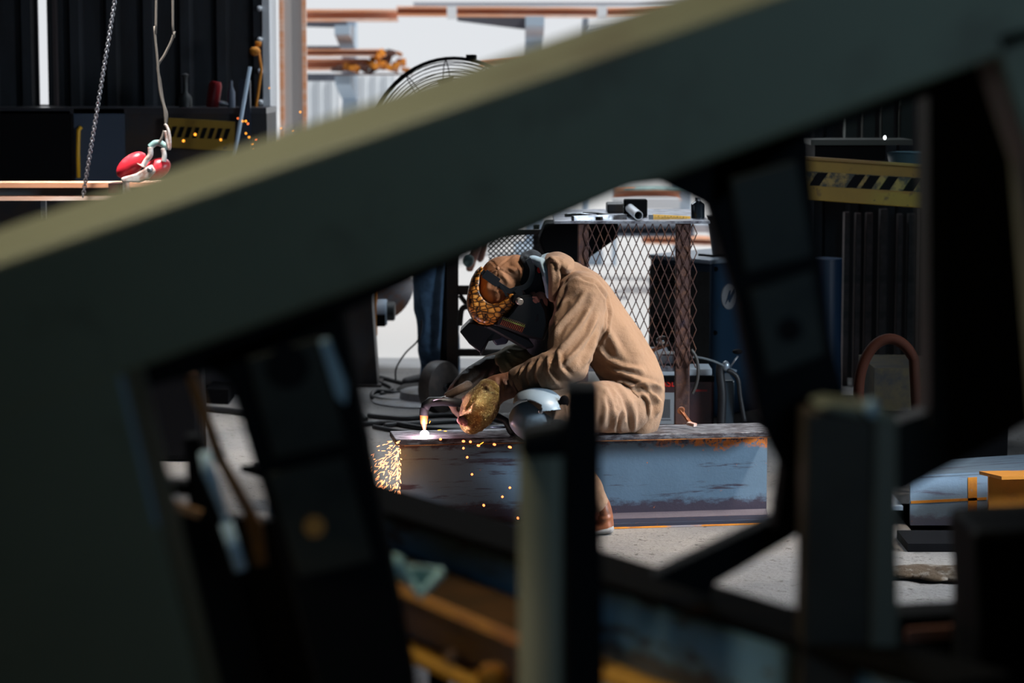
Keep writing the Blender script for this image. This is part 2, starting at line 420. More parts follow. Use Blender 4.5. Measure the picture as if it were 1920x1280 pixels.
def beam_mat(name, H, blue, dark, rustc, topband=True):
    """rolled steel web: mill scale streaks, rust, and shade painted low on the height (object z measured from base)"""
    m = bpy.data.materials.new(name); m.use_nodes = True; nt = m.node_tree; bs = nt.nodes['Principled BSDF']
    bs.inputs['Roughness'].default_value = 0.5; bs.inputs['Metallic'].default_value = 0.15
    tc = nt.nodes.new('ShaderNodeTexCoord'); sx = nt.nodes.new('ShaderNodeSeparateXYZ'); nt.links.new(tc.outputs['Object'], sx.inputs[0])
    def nz(s, st=(1, 1, 1), d=8, r=0.65):
        mp = nt.nodes.new('ShaderNodeMapping'); mp.inputs['Scale'].default_value = st; nt.links.new(tc.outputs['Object'], mp.inputs[0])
        n = nt.nodes.new('ShaderNodeTexNoise'); n.inputs['Scale'].default_value = s; n.inputs['Detail'].default_value = d; n.inputs['Roughness'].default_value = r
        nt.links.new(mp.outputs[0], n.inputs['Vector']); return n.outputs['Fac']
    def mth(op, a, b):
        x = nt.nodes.new('ShaderNodeMath'); x.operation = op
        for k, s in ((0, a), (1, b)):
            if isinstance(s, (int, float)): x.inputs[k].default_value = s
            else: nt.links.new(s, x.inputs[k])
        return x.outputs[0]
    def mr(s, a, b):
        r = nt.nodes.new('ShaderNodeMapRange'); r.inputs[1].default_value = a; r.inputs[2].default_value = b; nt.links.new(s, r.inputs[0]); return r.outputs[0]
    def mx(f, a, b):
        x = nt.nodes.new('ShaderNodeMix'); x.data_type = 'RGBA'; nt.links.new(f, x.inputs[0])
        for k, s in ((6, a), (7, b)):
            if isinstance(s, tuple): x.inputs[k].default_value = (*s, 1)
            else: nt.links.new(s, x.inputs[k])
        return x.outputs[2]
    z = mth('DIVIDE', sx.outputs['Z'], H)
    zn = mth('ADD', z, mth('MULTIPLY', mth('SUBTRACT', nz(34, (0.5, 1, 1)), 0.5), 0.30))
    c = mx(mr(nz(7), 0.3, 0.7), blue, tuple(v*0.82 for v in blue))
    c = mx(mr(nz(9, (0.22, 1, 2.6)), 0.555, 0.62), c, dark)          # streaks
    c = mx(mr(zn, 0.27, 0.20), c, dark)                               # shade at the foot of the web, painted as a dark band
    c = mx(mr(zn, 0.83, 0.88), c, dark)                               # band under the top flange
    if topband:
        f = mth('MULTIPLY', mth('MULTIPLY', mr(zn, 0.78, 0.82), mr(zn, 0.96, 0.90)), mr(sx.outputs['X'], 0.22, 0.34))
        f = mth('MULTIPLY', f, mr(nz(7, (1, 1, 1)), 0.42, 0.48))
        f = mth('MULTIPLY', f, mr(nz(75), 0.42, 0.52))
        c = mx(f, c, rustc)
    f2 = mr(nz(40), 0.68, 0.72); c = mx(f2, c, rustc)
    nt.links.new(c, bs.inputs['Base Color'])
    bp = nt.nodes.new('ShaderNodeBump'); bp.inputs['Strength'].default_value = 0.25; bp.inputs['Distance'].default_value = 0.004
    nt.links.new(nz(80), bp.inputs['Height']); nt.links.new(bp.outputs[0], bs.inputs['Normal'])
    return m
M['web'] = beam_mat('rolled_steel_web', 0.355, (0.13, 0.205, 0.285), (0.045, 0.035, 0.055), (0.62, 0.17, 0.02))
M['web2'] = beam_mat('rusty_blue_web', 0.2, (0.24, 0.52, 0.78), (0.12, 0.14, 0.16), (0.75, 0.30, 0.02))
M['web3'] = beam_mat('rust_streaked_web', 0.27, (0.30, 0.42, 0.55), (0.18, 0.19, 0.26), (0.7, 0.22, 0.03), False)

def text(body, loc, size, rx, m, parent, name='lettering'):
    c = bpy.data.curves.new('t', 'FONT'); c.body = body; c.size = size; c.extrude = 0.0008; c.align_x = 'CENTER'; c.align_y = 'CENTER'
    t = bpy.data.objects.new('t', c); COL.objects.link(t)
    dg = bpy.context.evaluated_depsgraph_get(); dg.update()
    me = bpy.data.meshes.new_from_object(t.evaluated_get(dg)); bpy.data.objects.remove(t)
    R = rx.to_matrix() if hasattr(rx, 'to_matrix') else Matrix.Rotation(PI/2, 3, 'X')
    o0 = Vector(parent['_o'])
    for v in me.vertices: v.co = R @ v.co+Vector(loc)-o0
    me.materials.clear(); me.materials.append(m)
    o = bpy.data.objects.new(name, me); COL.objects.link(o); finish(o, o0, parent); return o

ORD = ['first','second','third','fourth','fifth','sixth','seventh','eighth','ninth','tenth','eleventh','twelfth','thirteenth','fourteenth','fifteenth','sixteenth','seventeenth','eighteenth']

# ============================================================ THE SETTING
YB = 13.3                       # inner face of the back wall
def structure(name, mb, m, **k): return mb.build(name, m, kind='structure', **k)
structure('floor', MB().b(-6, 5.2, -4, YB+0.4, -0.12, 0), M['floor'])
structure('ground', MB().b(-30, 34, YB+0.4, 90, -0.14, -0.02), M['yard'])
structure('ceiling', MB().b(-6, 5.2, -4, YB+0.1, 4.3, 4.4), M['wallm'])
def corr(x0, x1, y, z0, z1, pitch=0.2, dep=0.035, back=0.02):
    """ribbed sheet facing -y"""
    x = x0; pts = []
    while x < x1-1e-4:
        for fx, fy in ((0, 0), (0.55, 0), (0.65, -dep), (0.9, -dep)):
            xx = x+fx*pitch
            if xx <= x1: pts.append((xx, y+fy))
        x += pitch
    pts.append((x1, y))
    poly = [Vector((a, b, z0)) for a, b in pts]+[Vector((x1, y+back, z0)), Vector((x0, y+back, z0))]
    return MB().prism(poly, (0, 0, z1-z0))
XJ = P(500, 300, YB).x          # left side of the yard door
XR = P(1480, 300, YB).x
sl0 = P(70, 0, YB).x; sl1 = P(87, 0, YB).x; slz = P(70, 196, YB).z
wb = corr(-6, sl0, YB, 0, 4.3); 
wb2 = corr(sl0, sl1, YB, 0, slz, pitch=0.3); wb3 = corr(sl1, XJ, YB, 0, 4.3)
wb.add(wb2.v, wb2.f); wb.add(wb3.v, wb3.f)
wb.b(XJ, XR, YB, YB+0.06, 3.3, 4.3)
w4 = corr(XR, 5.2, YB, 0, 4.3); wb.add(w4.v, w4.f)
structure('wall_back', wb, M['wallm'])
structure('wall_left', MB().b(-6.1, -6, -4, YB, 0, 4.3), M['wallm'])
structure('wall_front', MB().b(-6, 5.2, -4.1, -4, 0, 4.3), M['wallm'])
wr = MB(); wr.b(5.2, 5.3, -4, 7.2, 0, 4.3); wr.b(5.2, 5.3, 8.2, YB, 0, 4.3); wr.b(5.2, 5.3, 7.2, 8.2, 2.3, 4.3)
structure('wall_right', wr, M['wallm'])
# white steel jamb of the yard door with its bolts
jb = MB(); jb.b(XJ-0.012, XJ+0.03, YB-0.05, YB+0.32, 0, 3.3)
jm = structure('trim_1', jb, M['white'], bevel=0.004)
for i in range(9):
    z = P(500, -100+58.3*i, YB).z
    MB().ell((XJ-0.024, YB-0.06, z), (0.016, 0.014, 0.016), n=12, m=8).build('bolt', M['white'], jm, smooth=True)

# ============================================================ OUTSIDE THE DOOR
def px_box(x0, x1, y0, y1, Y, d, mb=None):
    a = P(x0, y0, Y); b = P(x1, y1, Y)
    return (mb or MB()).b(a.x, b.x, Y, Y+d, min(a.z, b.z), max(a.z, b.z))
# rusty yard column seen just right of the jamb
yc = thing('yard_column', (P(548, 0, 16).x, 16.1, -0.02), 'tall rusty steel column with a pale scuffed face outside the open door', 'steel column')
xa, xb_ = P(523, 0, 16).x, P(574, 0, 16).x
MB().b(xa, xb_, 16, 16.03, -0.02, 4.6).build('flange', mat('column_face', (0.60, 0.58, 0.58), 0.6, c2=(0.72, 0.27, 0.13), scale=1.6, lo=0.60, hi=0.7, c3=(0.75, 0.78, 0.82), scale3=5, stretch=(6, 1, 0.15)), yc, bevel=0.003)
for x in (xa, xb_):
    s_ = 0.028 if x == xa else -0.028
    MB().b(min(x, x+s_), max(x, x+s_), 15.985, 16.0, -0.02, 4.6).build('rusty_edge', M['rustlight'], yc, label='orange rusty edge strip')
MB().b((xa+xb_)/2-0.008, (xa+xb_)/2+0.008, 16.03, 16.18, -0.02, 4.6).build('web', M['rustlight'], yc)
# cantilever rack
RY = 22.0
def rack_column(pxa, pxb, top_py, label, grp=None, Y=RY, arms=()):
    a = P(pxa, 0, Y).x; b = P(pxb, 0, Y).x; t = P(0, top_py, Y).z
    r = thing('rack_column', ((a+b)/2, Y+0.1, -0.02), label, 'rack column', grp)
    MB().b(a, b, Y, Y+0.25, -0.02, t).build('upright', M['rackgrey'], r, bevel=0.01)
    MB().b(a-0.1, b+0.1, Y-0.9, Y+0.35, -0.02, 0.1).build('foot', M['rackgrey'], r)
    for z_py in arms:
        z = P(0, z_py, Y).z
        MB().prism([(a-0.002, Y, z), (a-0.002, Y, z-0.22), (a-0.002, Y-0.85, z-0.08), (a-0.002, Y-0.85, z)], (b-a+0.004, 0, 0)).build('arm', M['rackgrey'], r)
    return r
rack_column(640, 667, 36, 'pale grey rack column near the rusty yard column, stock arms on it', arms=(50, 140))
rack_column(985, 1018, 34, 'blue grey rack column above the big slanting beam at mid span', arms=(34,))
rack_column(1093, 1104, 34, 'thin dark grey rack column beside the grated ramp')
rack_column(1268, 1300, 340, 'short pale grey rack column seen just above the work table', Y=19.5, arms=())
br = P(857, 30, RY-0.3); 
b2 = MB().ppx([(857, 31), (990, 31), (990, 56), (857, 39)], RY-0.2, 0.12)
b2.build('rack_bracket', M['rackdark'], label='long tapered dark rack arm fixed to the blue grey column', cat='rack arm')
b2 = MB().ppx([(570, 40), (650, 40), (650, 58), (640, 52), (570, 50)], RY-0.2, 0.12)
b2.build('rack_bracket', M['rackdark'], label='dark rack arm under the shorter rusty beam end', cat='rack arm')
px_box(560, 650, 86, 97, RY-0.1, 0.12).build('rack_bracket', M['rackdark'], label='grey crossbar on the rack between the two rusty layers', cat='rack arm')
px_box(560, 645, 138, 152, RY-0.1, 0.12).build('rack_bracket', M['rackdark'], label='dark rack bar just under the lower rusty stock', cat='rack arm')
def ibar(x0, x1, py, ph, Y, m, name, label, cat='steel beam', group=None, dz=0.0, wd=0.3):
    a = P(x0, py, Y); b = P(x1, py+dz, Y); h = ph/FPX*Y
    mb = MB()
    for q, (t0, t1) in enumerate(((0.0, 0.22), (0.78, 1.0))):
        mb.prism([(a.x, Y-wd/2, a.z-h*t0), (b.x, Y-wd/2, b.z-h*t0), (b.x, Y-wd/2, b.z-h*t1), (a.x, Y-wd/2, a.z-h*t1)], (0, wd, 0))
    mb.prism([(a.x, Y-0.02, a.z), (b.x, Y-0.02, b.z), (b.x, Y-0.02, b.z-h), (a.x, Y-0.02, a.z-h)], (0, 0.04, 0))
    return mb.build(name, m, label=label, cat=cat, group=group)
ibar(560, 745, 18, 22, RY-0.5, M['rustlight'], 'steel_beam', 'short rusty I-beam with a dark end lying on the rack top')
ibar(745, 1320, 12, 18, RY-0.4, M['rustlight'], 'steel_beam', 'long pale rusty I-beam along the rack top in the yard', dz=4)
px_box(775, 1340, 4, 10, RY-0.2, 0.3).build('steel_plate', M['rackgrey'], label='long grey flat plate lying over the rusty rack beam', cat='steel plate')
ibar(560, 720, 92, 14, RY-0.6, M['rustlight'], 'steel_beam', 'pale rusty I-beam on the middle layer of the rack')
ibar(560, 690, 110, 22, RY-0.5, M['rustlight'], 'steel_beam', 'lowest peach coloured rusty I-beam on the rack')
ibar(900, 1120, 114, 14, RY-0.5, M['rustlight'], 'steel_beam', 'rusty I-beam peeking out at the right of the wire fan', dz=-14)
for x, lb in ((838, 'white upright stop between the two rusty rack beams'), (1120, 'white upright stop near the grated ramp')):
    px_box(x, x+18, 12, 36, RY-0.7, 0.05).build('stop_post', M['white'], label=lb, cat='stop post')
# scrap heap on the rack: separate blocks
rs = random.Random(3)
spots = [(632,130,16,12),(650,128,14,14),(664,130,12,12),(680,128,18,14),(694,118,16,16),(708,124,20,16),(722,112,18,18),(735,128,22,16),(712,105,14,14),(728,99,18,10),(744,100,16,7),(748,120,16,14),(700,132,14,10),(760,132,12,10)]
for i, (x, y, a, h) in enumerate(spots):
    Y = RY-0.9+rs.random()*0.4; c = P(x, y, Y); s_ = Y/FPX
    R = Matrix.Rotation(rs.uniform(-0.6, 0.6), 3, 'Y') @ Matrix.Rotation(rs.uniform(-0.5, 0.5), 3, 'Z')
    mb = MB().box(c, (a*s_*1.1, 0.12, h*s_*0.7), R); mb.box(c+R @ Vector((a*s_*0.3, 0, h*s_*0.25)), (a*s_*0.5, 0.13, h*s_*0.9), R)
    mb.build('scrap_piece', M['rustorange'] if i % 3 else M['rustbrown'], label='small angular rusty offcut, '+ORD[sorted(spots).index((x, y, a, h))]+' from the left in the heap on the yard rack', cat='scrap metal', group='scrap offcuts on the yard rack')
px_box(626, 770, 138, 141, RY-1, 0.6).build('scrap_tray', M['rustbrown'], label='flat rusty tray holding the heap of offcuts', cat='tray')
# white ribbed sheets and the grated ramp
for x0, x1, y0, y1, Y, lb in ((560, 636, 150, 260, 24, 'white ribbed sheet standing behind the left rack column'), (668, 740, 142, 220, 26, 'white ribbed sheet panel below the scrap heap')):
    a = P(x0, y0, Y); b = P(x1, y1, Y)
    corr(a.x, b.x, Y, 0, a.z, pitch=0.12, dep=0.02).build('sheet_panel', M['panelwhite'], label=lb, cat='sheet panel')
gr = MB()
for i in range(16):
    x = 1106+i*6
    gr.bar(P(x, 48, 21), P(x-6, 66, 21), 0.02, 0.012)
gr.bar(P(1098, 62, 21), P(1200, 40, 21), 0.05, 0.02); gr.bar(P(1098, 68, 21), P(1200, 50, 21), 0.05, 0.02)
gr.b(P(1150, 0, 21).x, P(1158, 0, 21).x, 21, 21.08, -0.02, P(0, 52, 21).z); gr.build('grated_ramp', M['rackgrey'], label='grey grated ramp sloping up beside the thin dark rack column', cat='ramp')
# stock seen over and through the work table
px_box(1150, 1275, 372, 392, 19, 0.3).build('steel_plate', M['panelwhite'], label='pale steel plate lying outside seen above the pipe end', cat='steel plate')
ibar(1150, 1275, 349, 24, 19.4, M['rustlight'], 'steel_beam', 'peach coloured beam in the yard seen above the work table', dz=2)
px_box(1170, 1290, 352, 355, 19.2, 0.5).build('steel_strip', M['teal'], label='thin green edged strip on the peach beam outside', cat='steel strip')
ibar(1150, 1300, 419, 22, 18, M['rackdark'], 'steel_beam', 'dark grey beam behind the top of the wire cage')
ibar(1205, 1375, 440, 14, 18.5, M['rustlight'], 'steel_beam', 'pale rusty beam low in the yard right of the cage leg', dz=6)
px_box(1295, 1340, 421, 436, 18.6, 0.3).build('steel_plate', M['rackgrey'], label='grey plate outside between cage leg and dark bin', cat='steel plate')

# ============================================================ PEDESTAL FAN (in the doorway)
FY = 12.55
fc = P(845, 268, FY); fr = 0.44
fan = thing('pedestal_fan', (fc.x, FY, 0), 'large round wire cage pedestal fan standing in the open doorway', 'fan')
Rf = Matrix.Rotation(math.radians(-15), 3, 'Z') @ Matrix.Rotation(math.radians(-8), 3, 'X')
def fp(r, a, d): return fc+Rf @ Vector((r*math.cos(a), d, r*math.sin(a)))
g = MB()
for i in range(19):
    r = 0.07+(fr-0.07)*i/18
    d = -0.10*math.sqrt(max(0, 1-(r/fr)**2))*1.0
    g.tube([fp(r, 2*PI*k/48, d) for k in range(48)], 0.0028, 5, closed=True)
    d = 0.10*math.sqrt(max(0, 1-(r/fr)**2))
    if i % 2: g.tube([fp(r, 2*PI*k/48, d) for k in range(48)], 0.0028, 5, closed=True)
for k in range(12):
    a = 2*PI*k/12+0.1
    for s_ in (-1, 1):
        g.tube([fp(0.06+(fr-0.06)*q/8, a, s_*0.10*math.sqrt(max(0, 1-((0.06+(fr-0.06)*q/8)/fr)**2))) for q in range(9)], 0.003, 5)
g.build('cage', M['black'], fan)
MB().tube([fp(fr, 2*PI*k/64, 0) for k in range(64)], 0.010, 8, closed=True).build('rim', M['black'], fan, smooth=True)
MB().box(fp(fr+0.012, 1.36, 0), (0.05, 0.03, 0.03), Rf).build('rim_clip', M['black'], fan)
for k in range(3):
    a0 = PI/2+0.12+2*PI*k/3; bl = MB(); pts = []
    for q in range(6):
        r = 0.05+0.29*q/5; wd = 0.10+0.22*q/5
        pts.append([fp(r, a0-wd*0.5*(1 if True else 0), -0.03), fp(r, a0+wd*0.5, 0.03)])
    vs = [v for p in pts for v in p]; bl.add(vs, [(2*q, 2*q+1, 2*q+3, 2*q+2) for q in range(5)])
    bl.build('blade', M['darksteel'], fan, solid=0.004)
MB().cyl(fp(0, 0, -0.06), fp(0, 0, 0.04), 0.055).build('hub', M['black'], fan, smooth='auto')
MB().cyl(fp(0, 0, 0.05), fp(0, 0, 0.22), 0.08).build('motor', M['black'], fan, smooth='auto', bevel=0.01)
MB().cyl((fc.x-0.05, FY+0.16, 0.04), (fc.x+0.02, FY+0.14, fc.z-0.02), 0.022).build('pole', M['black'], fan, smooth='auto')
bc = Vector((fc.x-0.05, FY+0.16, 0))
MB().lathe(bc, (0, 0, 1), [(0.0, 0), (0.24, 0), (0.245, 0.015), (0.22, 0.03), (0.04, 0.05), (0.035, 0.1), (0, 0.1)]).build('base', M['greymachine'], fan, smooth='auto')

# round base disc on the floor in front of the fan
dc = G(800, 752)
ds = thing('disc_base', (dc.x, dc.y, 0), 'flat round pale disc with a raised centre lying near the caster', 'disc')
mdisc = mat('pale_grey_cast', (0.42, 0.42, 0.44), 0.5, c2=(0.3, 0.27, 0.24), scale=10)
MB().lathe(dc, (0, 0, 1), [(0, 0.0), (0.27, 0.0), (0.28, 0.006), (0.27, 0.014), (0.2, 0.018), (0, 0.018)], 40).build('plate', mdisc, ds, smooth='auto')
MB().lathe(dc+Vector((0.03, 0, 0)), (0, 0, 1), [(0, 0.018), (0.17, 0.018), (0.165, 0.055), (0.15, 0.062), (0, 0.066)], 40).build('raised_centre', mdisc, ds, smooth='auto')

# ============================================================ DOORWAY MACHINERY
c0 = P(640, 0, 12.9).x; c1 = P(700, 0, 12.9).x
col_ = thing('steel_column', ((c0+c1)/2, 12.9, 0), 'thick black steel column standing at the edge of the bright doorway', 'steel column')
zc_ = P(0, 470, 12.9).z; MB().prism([(c0, 12.9, 0), (c1+0.01, 12.9, 0), (c1-0.036, 12.9, zc_), (c0, 12.9, zc_)], (0, 0.22, 0)).build('shaft', M['darksteel'], col_, bevel=0.004)
MB().b(c0-0.03, c1+0.03, 12.86, 13.15, 0, 0.012).build('foot_plate', M['darksteel'], col_)
mc = P(712, 582, 13.6)
mac = thing('pipe_machine', (P(620, 0, 13.8).x, 13.8, 0), 'orange pipe machine partly behind the black steel column', 'machine')
MB().lathe(P(606, 610, 13.9), (0, 0.25, 1), [(0, -0.16), (0.105, -0.16), (0.115, -0.1), (0.115, 0.1), (0.10, 0.14), (0, 0.14)]).build('tank', M['rustlight'], mac, smooth='auto')
px_box(576, 643, 588, 606, 13.7, 0.06).build('clamp_band', M['darksteel'], mac)
px_box(694, 706, 544, 632, 13.4, 0.10).build('front_plate', M['rustorange'], mac, bevel=0.004)
MB().cyl(P(704, 585, 13.5), P(726, 585, 13.5), 0.075, n=20).build('gearbox', M['rackgrey'], mac, smooth='auto', bevel=0.008)
MB().cyl(P(722, 583, 13.5), P(741, 583, 13.5), 0.055, n=20).build('motor_cap', M['greymachine'], mac, smooth='auto', bevel=0.012)
px_box(692, 722, 590, 612, 13.42, 0.05).build('bracket', M['black'], mac)
MB().b(P(590, 0, 13.9).x, P(700, 0, 13.9).x, 13.75, 14.0, 0, 0.45).build('stand', M['darksteel'], mac)
dd = []
pa, pb = P(700, 530, 13.7), P(752, 566, 13.7)
for k in range(25):
    dd.append((0.125+(0.012 if k % 2 else 0), (pb-pa).length*(k/24)*1.35))
MB().lathe(pa-(pb-pa)*0.3, (pb-pa)+Vector((0, 0.1, 0)), dd, 24).build('duct_hose', mat('grey_duct', (0.42, 0.40, 0.42), 0.6, c2=(0.5, 0.25, 0.15), scale=8), label='wide ribbed grey duct hose slanting behind the jeans wearer', cat='hose', smooth=True)
# black block behind column at left
px_box(560, 645, 640, 722, 13.2, 0.2).build('machine_block', M['darksteel'], label='dark low machine block left of the thick black column', cat='machine')

# ============================================================ BACKGROUND LEFT OF THE DOOR
WB = 12.6
ob = thing('tool_cabinet', (P(60, 0, WB).x, WB+0.2, 0), 'long dark workshop cabinet along the back wall at left', 'cabinet')
a = P(-200, 202, WB); b = P(500, 202, WB)
MB().b(a.x, b.x, WB, WB+0.5, 0, a.z-0.03).build('body', M['darksteel'], ob)
MB().b(a.x, b.x, WB-0.02, WB+0.52, a.z-0.03, a.z).build('worktop', mat('dark_worktop', (0.03, 0.03, 0.035), 0.3), ob)
px_box(138, 235, 204, 345, WB-0.02, 0.02).build('door', mat('blue_grey_panel', (0.045, 0.065, 0.10), 0.5), ob, label='blue grey door panel')
px_box(0, 134, 208, 345, WB-0.02, 0.02).build('door', M['black'], ob)
MB().tube([P(152, 238, WB-0.025), P(147, 244, WB-0.032), P(146, 290, WB-0.032), P(147, 333, WB-0.028)], 0.011, 10).build('yellow_handle', M['tapeyellow'], label='long thin yellow lever hanging on the blue grey door panel', cat='lever', smooth=True)
# yellow and black warning board
wy = P(317, 222, WB-0.06)
bd = thing('warning_board', (P(380, 285, WB-0.06).x, WB-0.06, P(380, 285, WB-0.06).z), 'yellow board with black slanted stripes behind the hanging hook', 'warning sign')
MB().ppx([(316, 221), (440, 228), (438, 284), (312, 276)], WB-0.06, 0.03).build('board', M['yellow'], bd)
for i in range(8):
    x = 319+i*14.3
    MB().ppx([(x+5, 237+i*.6), (x+13, 237+i*.6), (x+6, 257+i*.6), (x-2, 257+i*.6)], WB-0.064, 0.004).build('black_stripe', M['black'], bd)
# small items on the worktop
z0 = P(0, 202, WB).z
def on_top(px, Y=12.75): return Vector((P(px, 200, Y).x, Y, z0))
o = on_top(398); MB().lathe(o, (0.15, 0, 1), [(0, 0), (0.033, 0), (0.035, 0.01), (0.035, 0.115), (0.028, 0.135), (0, 0.137)]).build('spray_can', mat('dull_red_can', (0.30, 0.01, 0.015), 0.4), label='red can standing on the dark cabinet behind the hook', cat='can', smooth='auto')
o = on_top(415); MB().tube([o+Vector((-0.05, 0, 0.012)), o+Vector((0.0, 0, 0.022)), o+Vector((0.06, 0, 0.012))], 0.012, 8).build('wrench', M['steel'], label='shiny metal tool lying beside the red can', cat='tool', smooth=True)
o = on_top(434); MB().lathe(o, (0, 0, 1), [(0, 0), (0.02, 0), (0.02, 0.08), (0.008, 0.11), (0.008, 0.14), (0, 0.14)]).build('bottle', M['rackdark'], label='slim dark bottle right of the red can', cat='bottle', smooth='auto')
o = on_top(348); MB().lathe(o, (0, 0, 1), [(0, 0), (0.035, 0), (0.035, 0.05), (0.012, 0.08), (0.012, 0.15), (0.02, 0.17), (0, 0.18)]).build('spray_bottle', M['greymachine'], label='dark bottle with a pale top left of the red can', cat='bottle', smooth='auto')
# lit tube leaning at the jamb, orange lamp on the wall
_a = P(469, 125, 12.3); _b = P(438, 300, 12.3); MB().cyl(_a, _a+(_b-_a)*(_a.z/(_a.z-_b.z)), 0.010, n=10).build('white_tube', M['rackgrey'], label='thin pale tube leaning beside the warning board', cat='tube', smooth=True)
lp = MB().ell(P(478, 96, 12.9), (0.03, 0.03, 0.025)); lp.box(P(484, 82, 12.95), (0.03, 0.03, 0.03))
lp.tube([P(484, 90, 12.95), P(490, 130, 12.95), P(480, 200, 12.95), P(492, 280, 12.95)], 0.008, 8)
lp.build('hose_reel', M['rustorange'], label='small orange fitting with a dark hose on the wall by the door', cat='fitting', smooth=True)
px_box(448, 470, 150, 290, 12.55, 0.05).build('wall_duct', mat('navy_duct', (0.012, 0.018, 0.035), 0.5), label='dark navy duct on the wall behind the pale tube', cat='duct')
MB().b(P(97, 0, 13.15).x, P(103, 0, 13.15).x, 13.15, 13.21, 0, 4.28).build('conduit', mat('brownish_conduit', (0.06, 0.045, 0.045), 0.5), label='thin brownish conduit beside the bright wall slit', cat='pipe')
px_box(76, 86, 374, 412, 10.76, 0.03).build('bracket_tab', M['steel'], label='small bright metal tab below the slung rusty beam', cat='bracket')

# slung beam with orange flanges, chain and clamp (left)
BY = 10.8
sb = thing('slung_beam', (P(100, 375, BY).x, BY, P(100, 375, BY).z), 'horizontal beam with orange edges slung on a chain at left', 'steel beam')
za, zb, zc, zd = [P(0, y, BY).z for y in (341, 350, 366, 374)]
x0, x1 = P(-250, 0, BY).x, P(330, 0, BY).x
MB().b(x0, x1, BY-0.09, BY+0.09, zb, za).build('top_flange', M['rustlight'], sb)
MB().b(x0, x1, BY-0.006, BY+0.006, zc, zb).build('web', mat('dull_steel_web', (0.10, 0.12, 0.13), 0.6), sb)
MB().b(x0, x1, BY-0.09, BY+0.09, zd, zc).build('bottom_flange', M['rustlight'], sb)
# trestles that carry the slung beam
for px, lb in ((-160, 'black steel trestle out at the far end of the slung beam'), (262, 'black steel trestle under the red clamp end of the slung beam')):
    x = P(px, 0, BY).x
    t = thing('trestle', (x, BY, 0), lb, 'trestle')
    for s_ in (-1, 1):
        MB().bar((x, BY+s_*0.17, 0), (x, BY+s_*0.07, zd-0.04), 0.05, 0.05, (1, 0, 0)).build('leg', M['black'], t)
    MB().b(x-0.04, x+0.04, BY-0.12, BY+0.12, zd-0.05, zd).build('top_bar', M['black'], t)
ch = MB(); ca, cb = P(222, -40, 10.62), P(156, 366, 10.68); nl = 74
for i in range(nl):
    c = ca.lerp(cb, i/(nl-1)); d = (cb-ca).normalized(); u = Vector((0, 1, 0)) if i % 2 else d.cross(Vector((0, 1, 0)))
    ch.tube([c+d*0.0095*math.cos(t_*PI/5)*1.15+u*0.0075*math.sin(t_*PI/5) for t_ in range(10)], 0.0028, 6, closed=True)
ch.tube([ca, ca+(ca-cb).normalized()*2.3], 0.008, 6)
ch.build('hoist_chain', M['chain'], label='steel link chain slanting down to the slung beam', cat='chain', smooth=True)
# rope pair with hook
rp = MB()
def sp(pts, Y, r, n=8, k=6):
    w_ = [P(a, b, Y) for a, b in pts]; out = []
    for i in range(len(w_)-1):
        p0 = w_[max(0, i-1)]; p1 = w_[i]; p2 = w_[i+1]; p3 = w_[min(len(w_)-1, i+2)]
        for q in range(k):
            t = q/k; out.append(0.5*((2*p1)+(p2-p0)*t+(2*p0-5*p1+4*p2-p3)*t*t+(3*p1-p0-3*p2+p3)*t**3))
    out.append(w_[-1]); return out
rp.tube(sp([(296, -700), (293, 0), (290, 50), (295, 110), (300, 170), (308, 205), (311, 234)], 10.55, 0), 0.0055, 8)
rp.tube(sp([(327, -700), (324, 0), (326, 60), (310, 100), (296, 124), (300, 150), (306, 190), (313, 215), (310, 236)], 10.57, 0), 0.0055, 8)
rp.build('sling_rope', M['rope'], label='twisted grey rope pair hanging down to the red clamp', cat='rope', smooth=True)
hk = thing('beam_clamp', (P(265, 342, 10.6).x, 10.6, P(265, 342, 10.6).z), 'red and white lifting clamp hanging above the slung beam', 'lifting clamp')
MB().tube(sp([(309, 232), (313, 238), (317, 250), (319, 270), (317, 279), (313, 265), (310, 245)], 10.55, 0), 0.007, 8).build('hook', M['pinkwhite'], hk, smooth=True)
MB().tube(sp([(308, 245), (304, 258), (298, 268)], 10.55, 0), 0.006, 8).build('link', M['rope'], hk, smooth=True)
MB().tube(sp([(281, 276), (292, 268), (304, 270), (313, 280)], 10.58, 0), 0.014, 10).build('shackle', M['teal'], hk, smooth=True)
MB().tube(sp([(282, 276), (282, 290), (275, 300), (268, 312)], 10.56, 0), [0.012]*18+[0.03], 10).build('lever', M['pinkwhite'], hk, smooth=True)
MB().tube(sp([(305, 278), (308, 290), (307, 303)], 10.56, 0), 0.011, 10).build('lever', M['pinkwhite'], hk, smooth=True)
Ra = Matrix.Rotation(math.radians(-38), 3, 'Y')
MB().ell(P(246, 309, 10.6), (0.078, 0.04, 0.042), Ra).build('red_shell', M['red'], hk, smooth=True)
Rb = Matrix.Rotation(math.radians(-30), 3, 'Y')
MB().ell(P(294, 317, 10.6), (0.066, 0.045, 0.045), Rb).build('red_shell', M['red'], hk, smooth=True)
MB().ppx([(228, 342), (226, 333), (255, 325), (283, 308), (292, 322), (278, 336), (262, 343)], 10.53, 0.05).build('jaw', M['pinkwhite'], hk, bevel=0.008)
MB().ell(P(281, 318, 10.52), (0.013, 0.013, 0.013)).build('bolt', M['steel'], hk, smooth=True)
px_box(203, 226, 344, 363, 10.62, 0.14).build('beam_shoe', mat('dark_red_block', (0.05, 0.008, 0.01), 0.5), label='small dark red block gripping the slung beam web', cat='block')
px_box(230, 237, 340, 366, 10.62, 0.14).build('shim', M['pinkwhite'], label='narrow pale shim beside the dark red block', cat='shim')

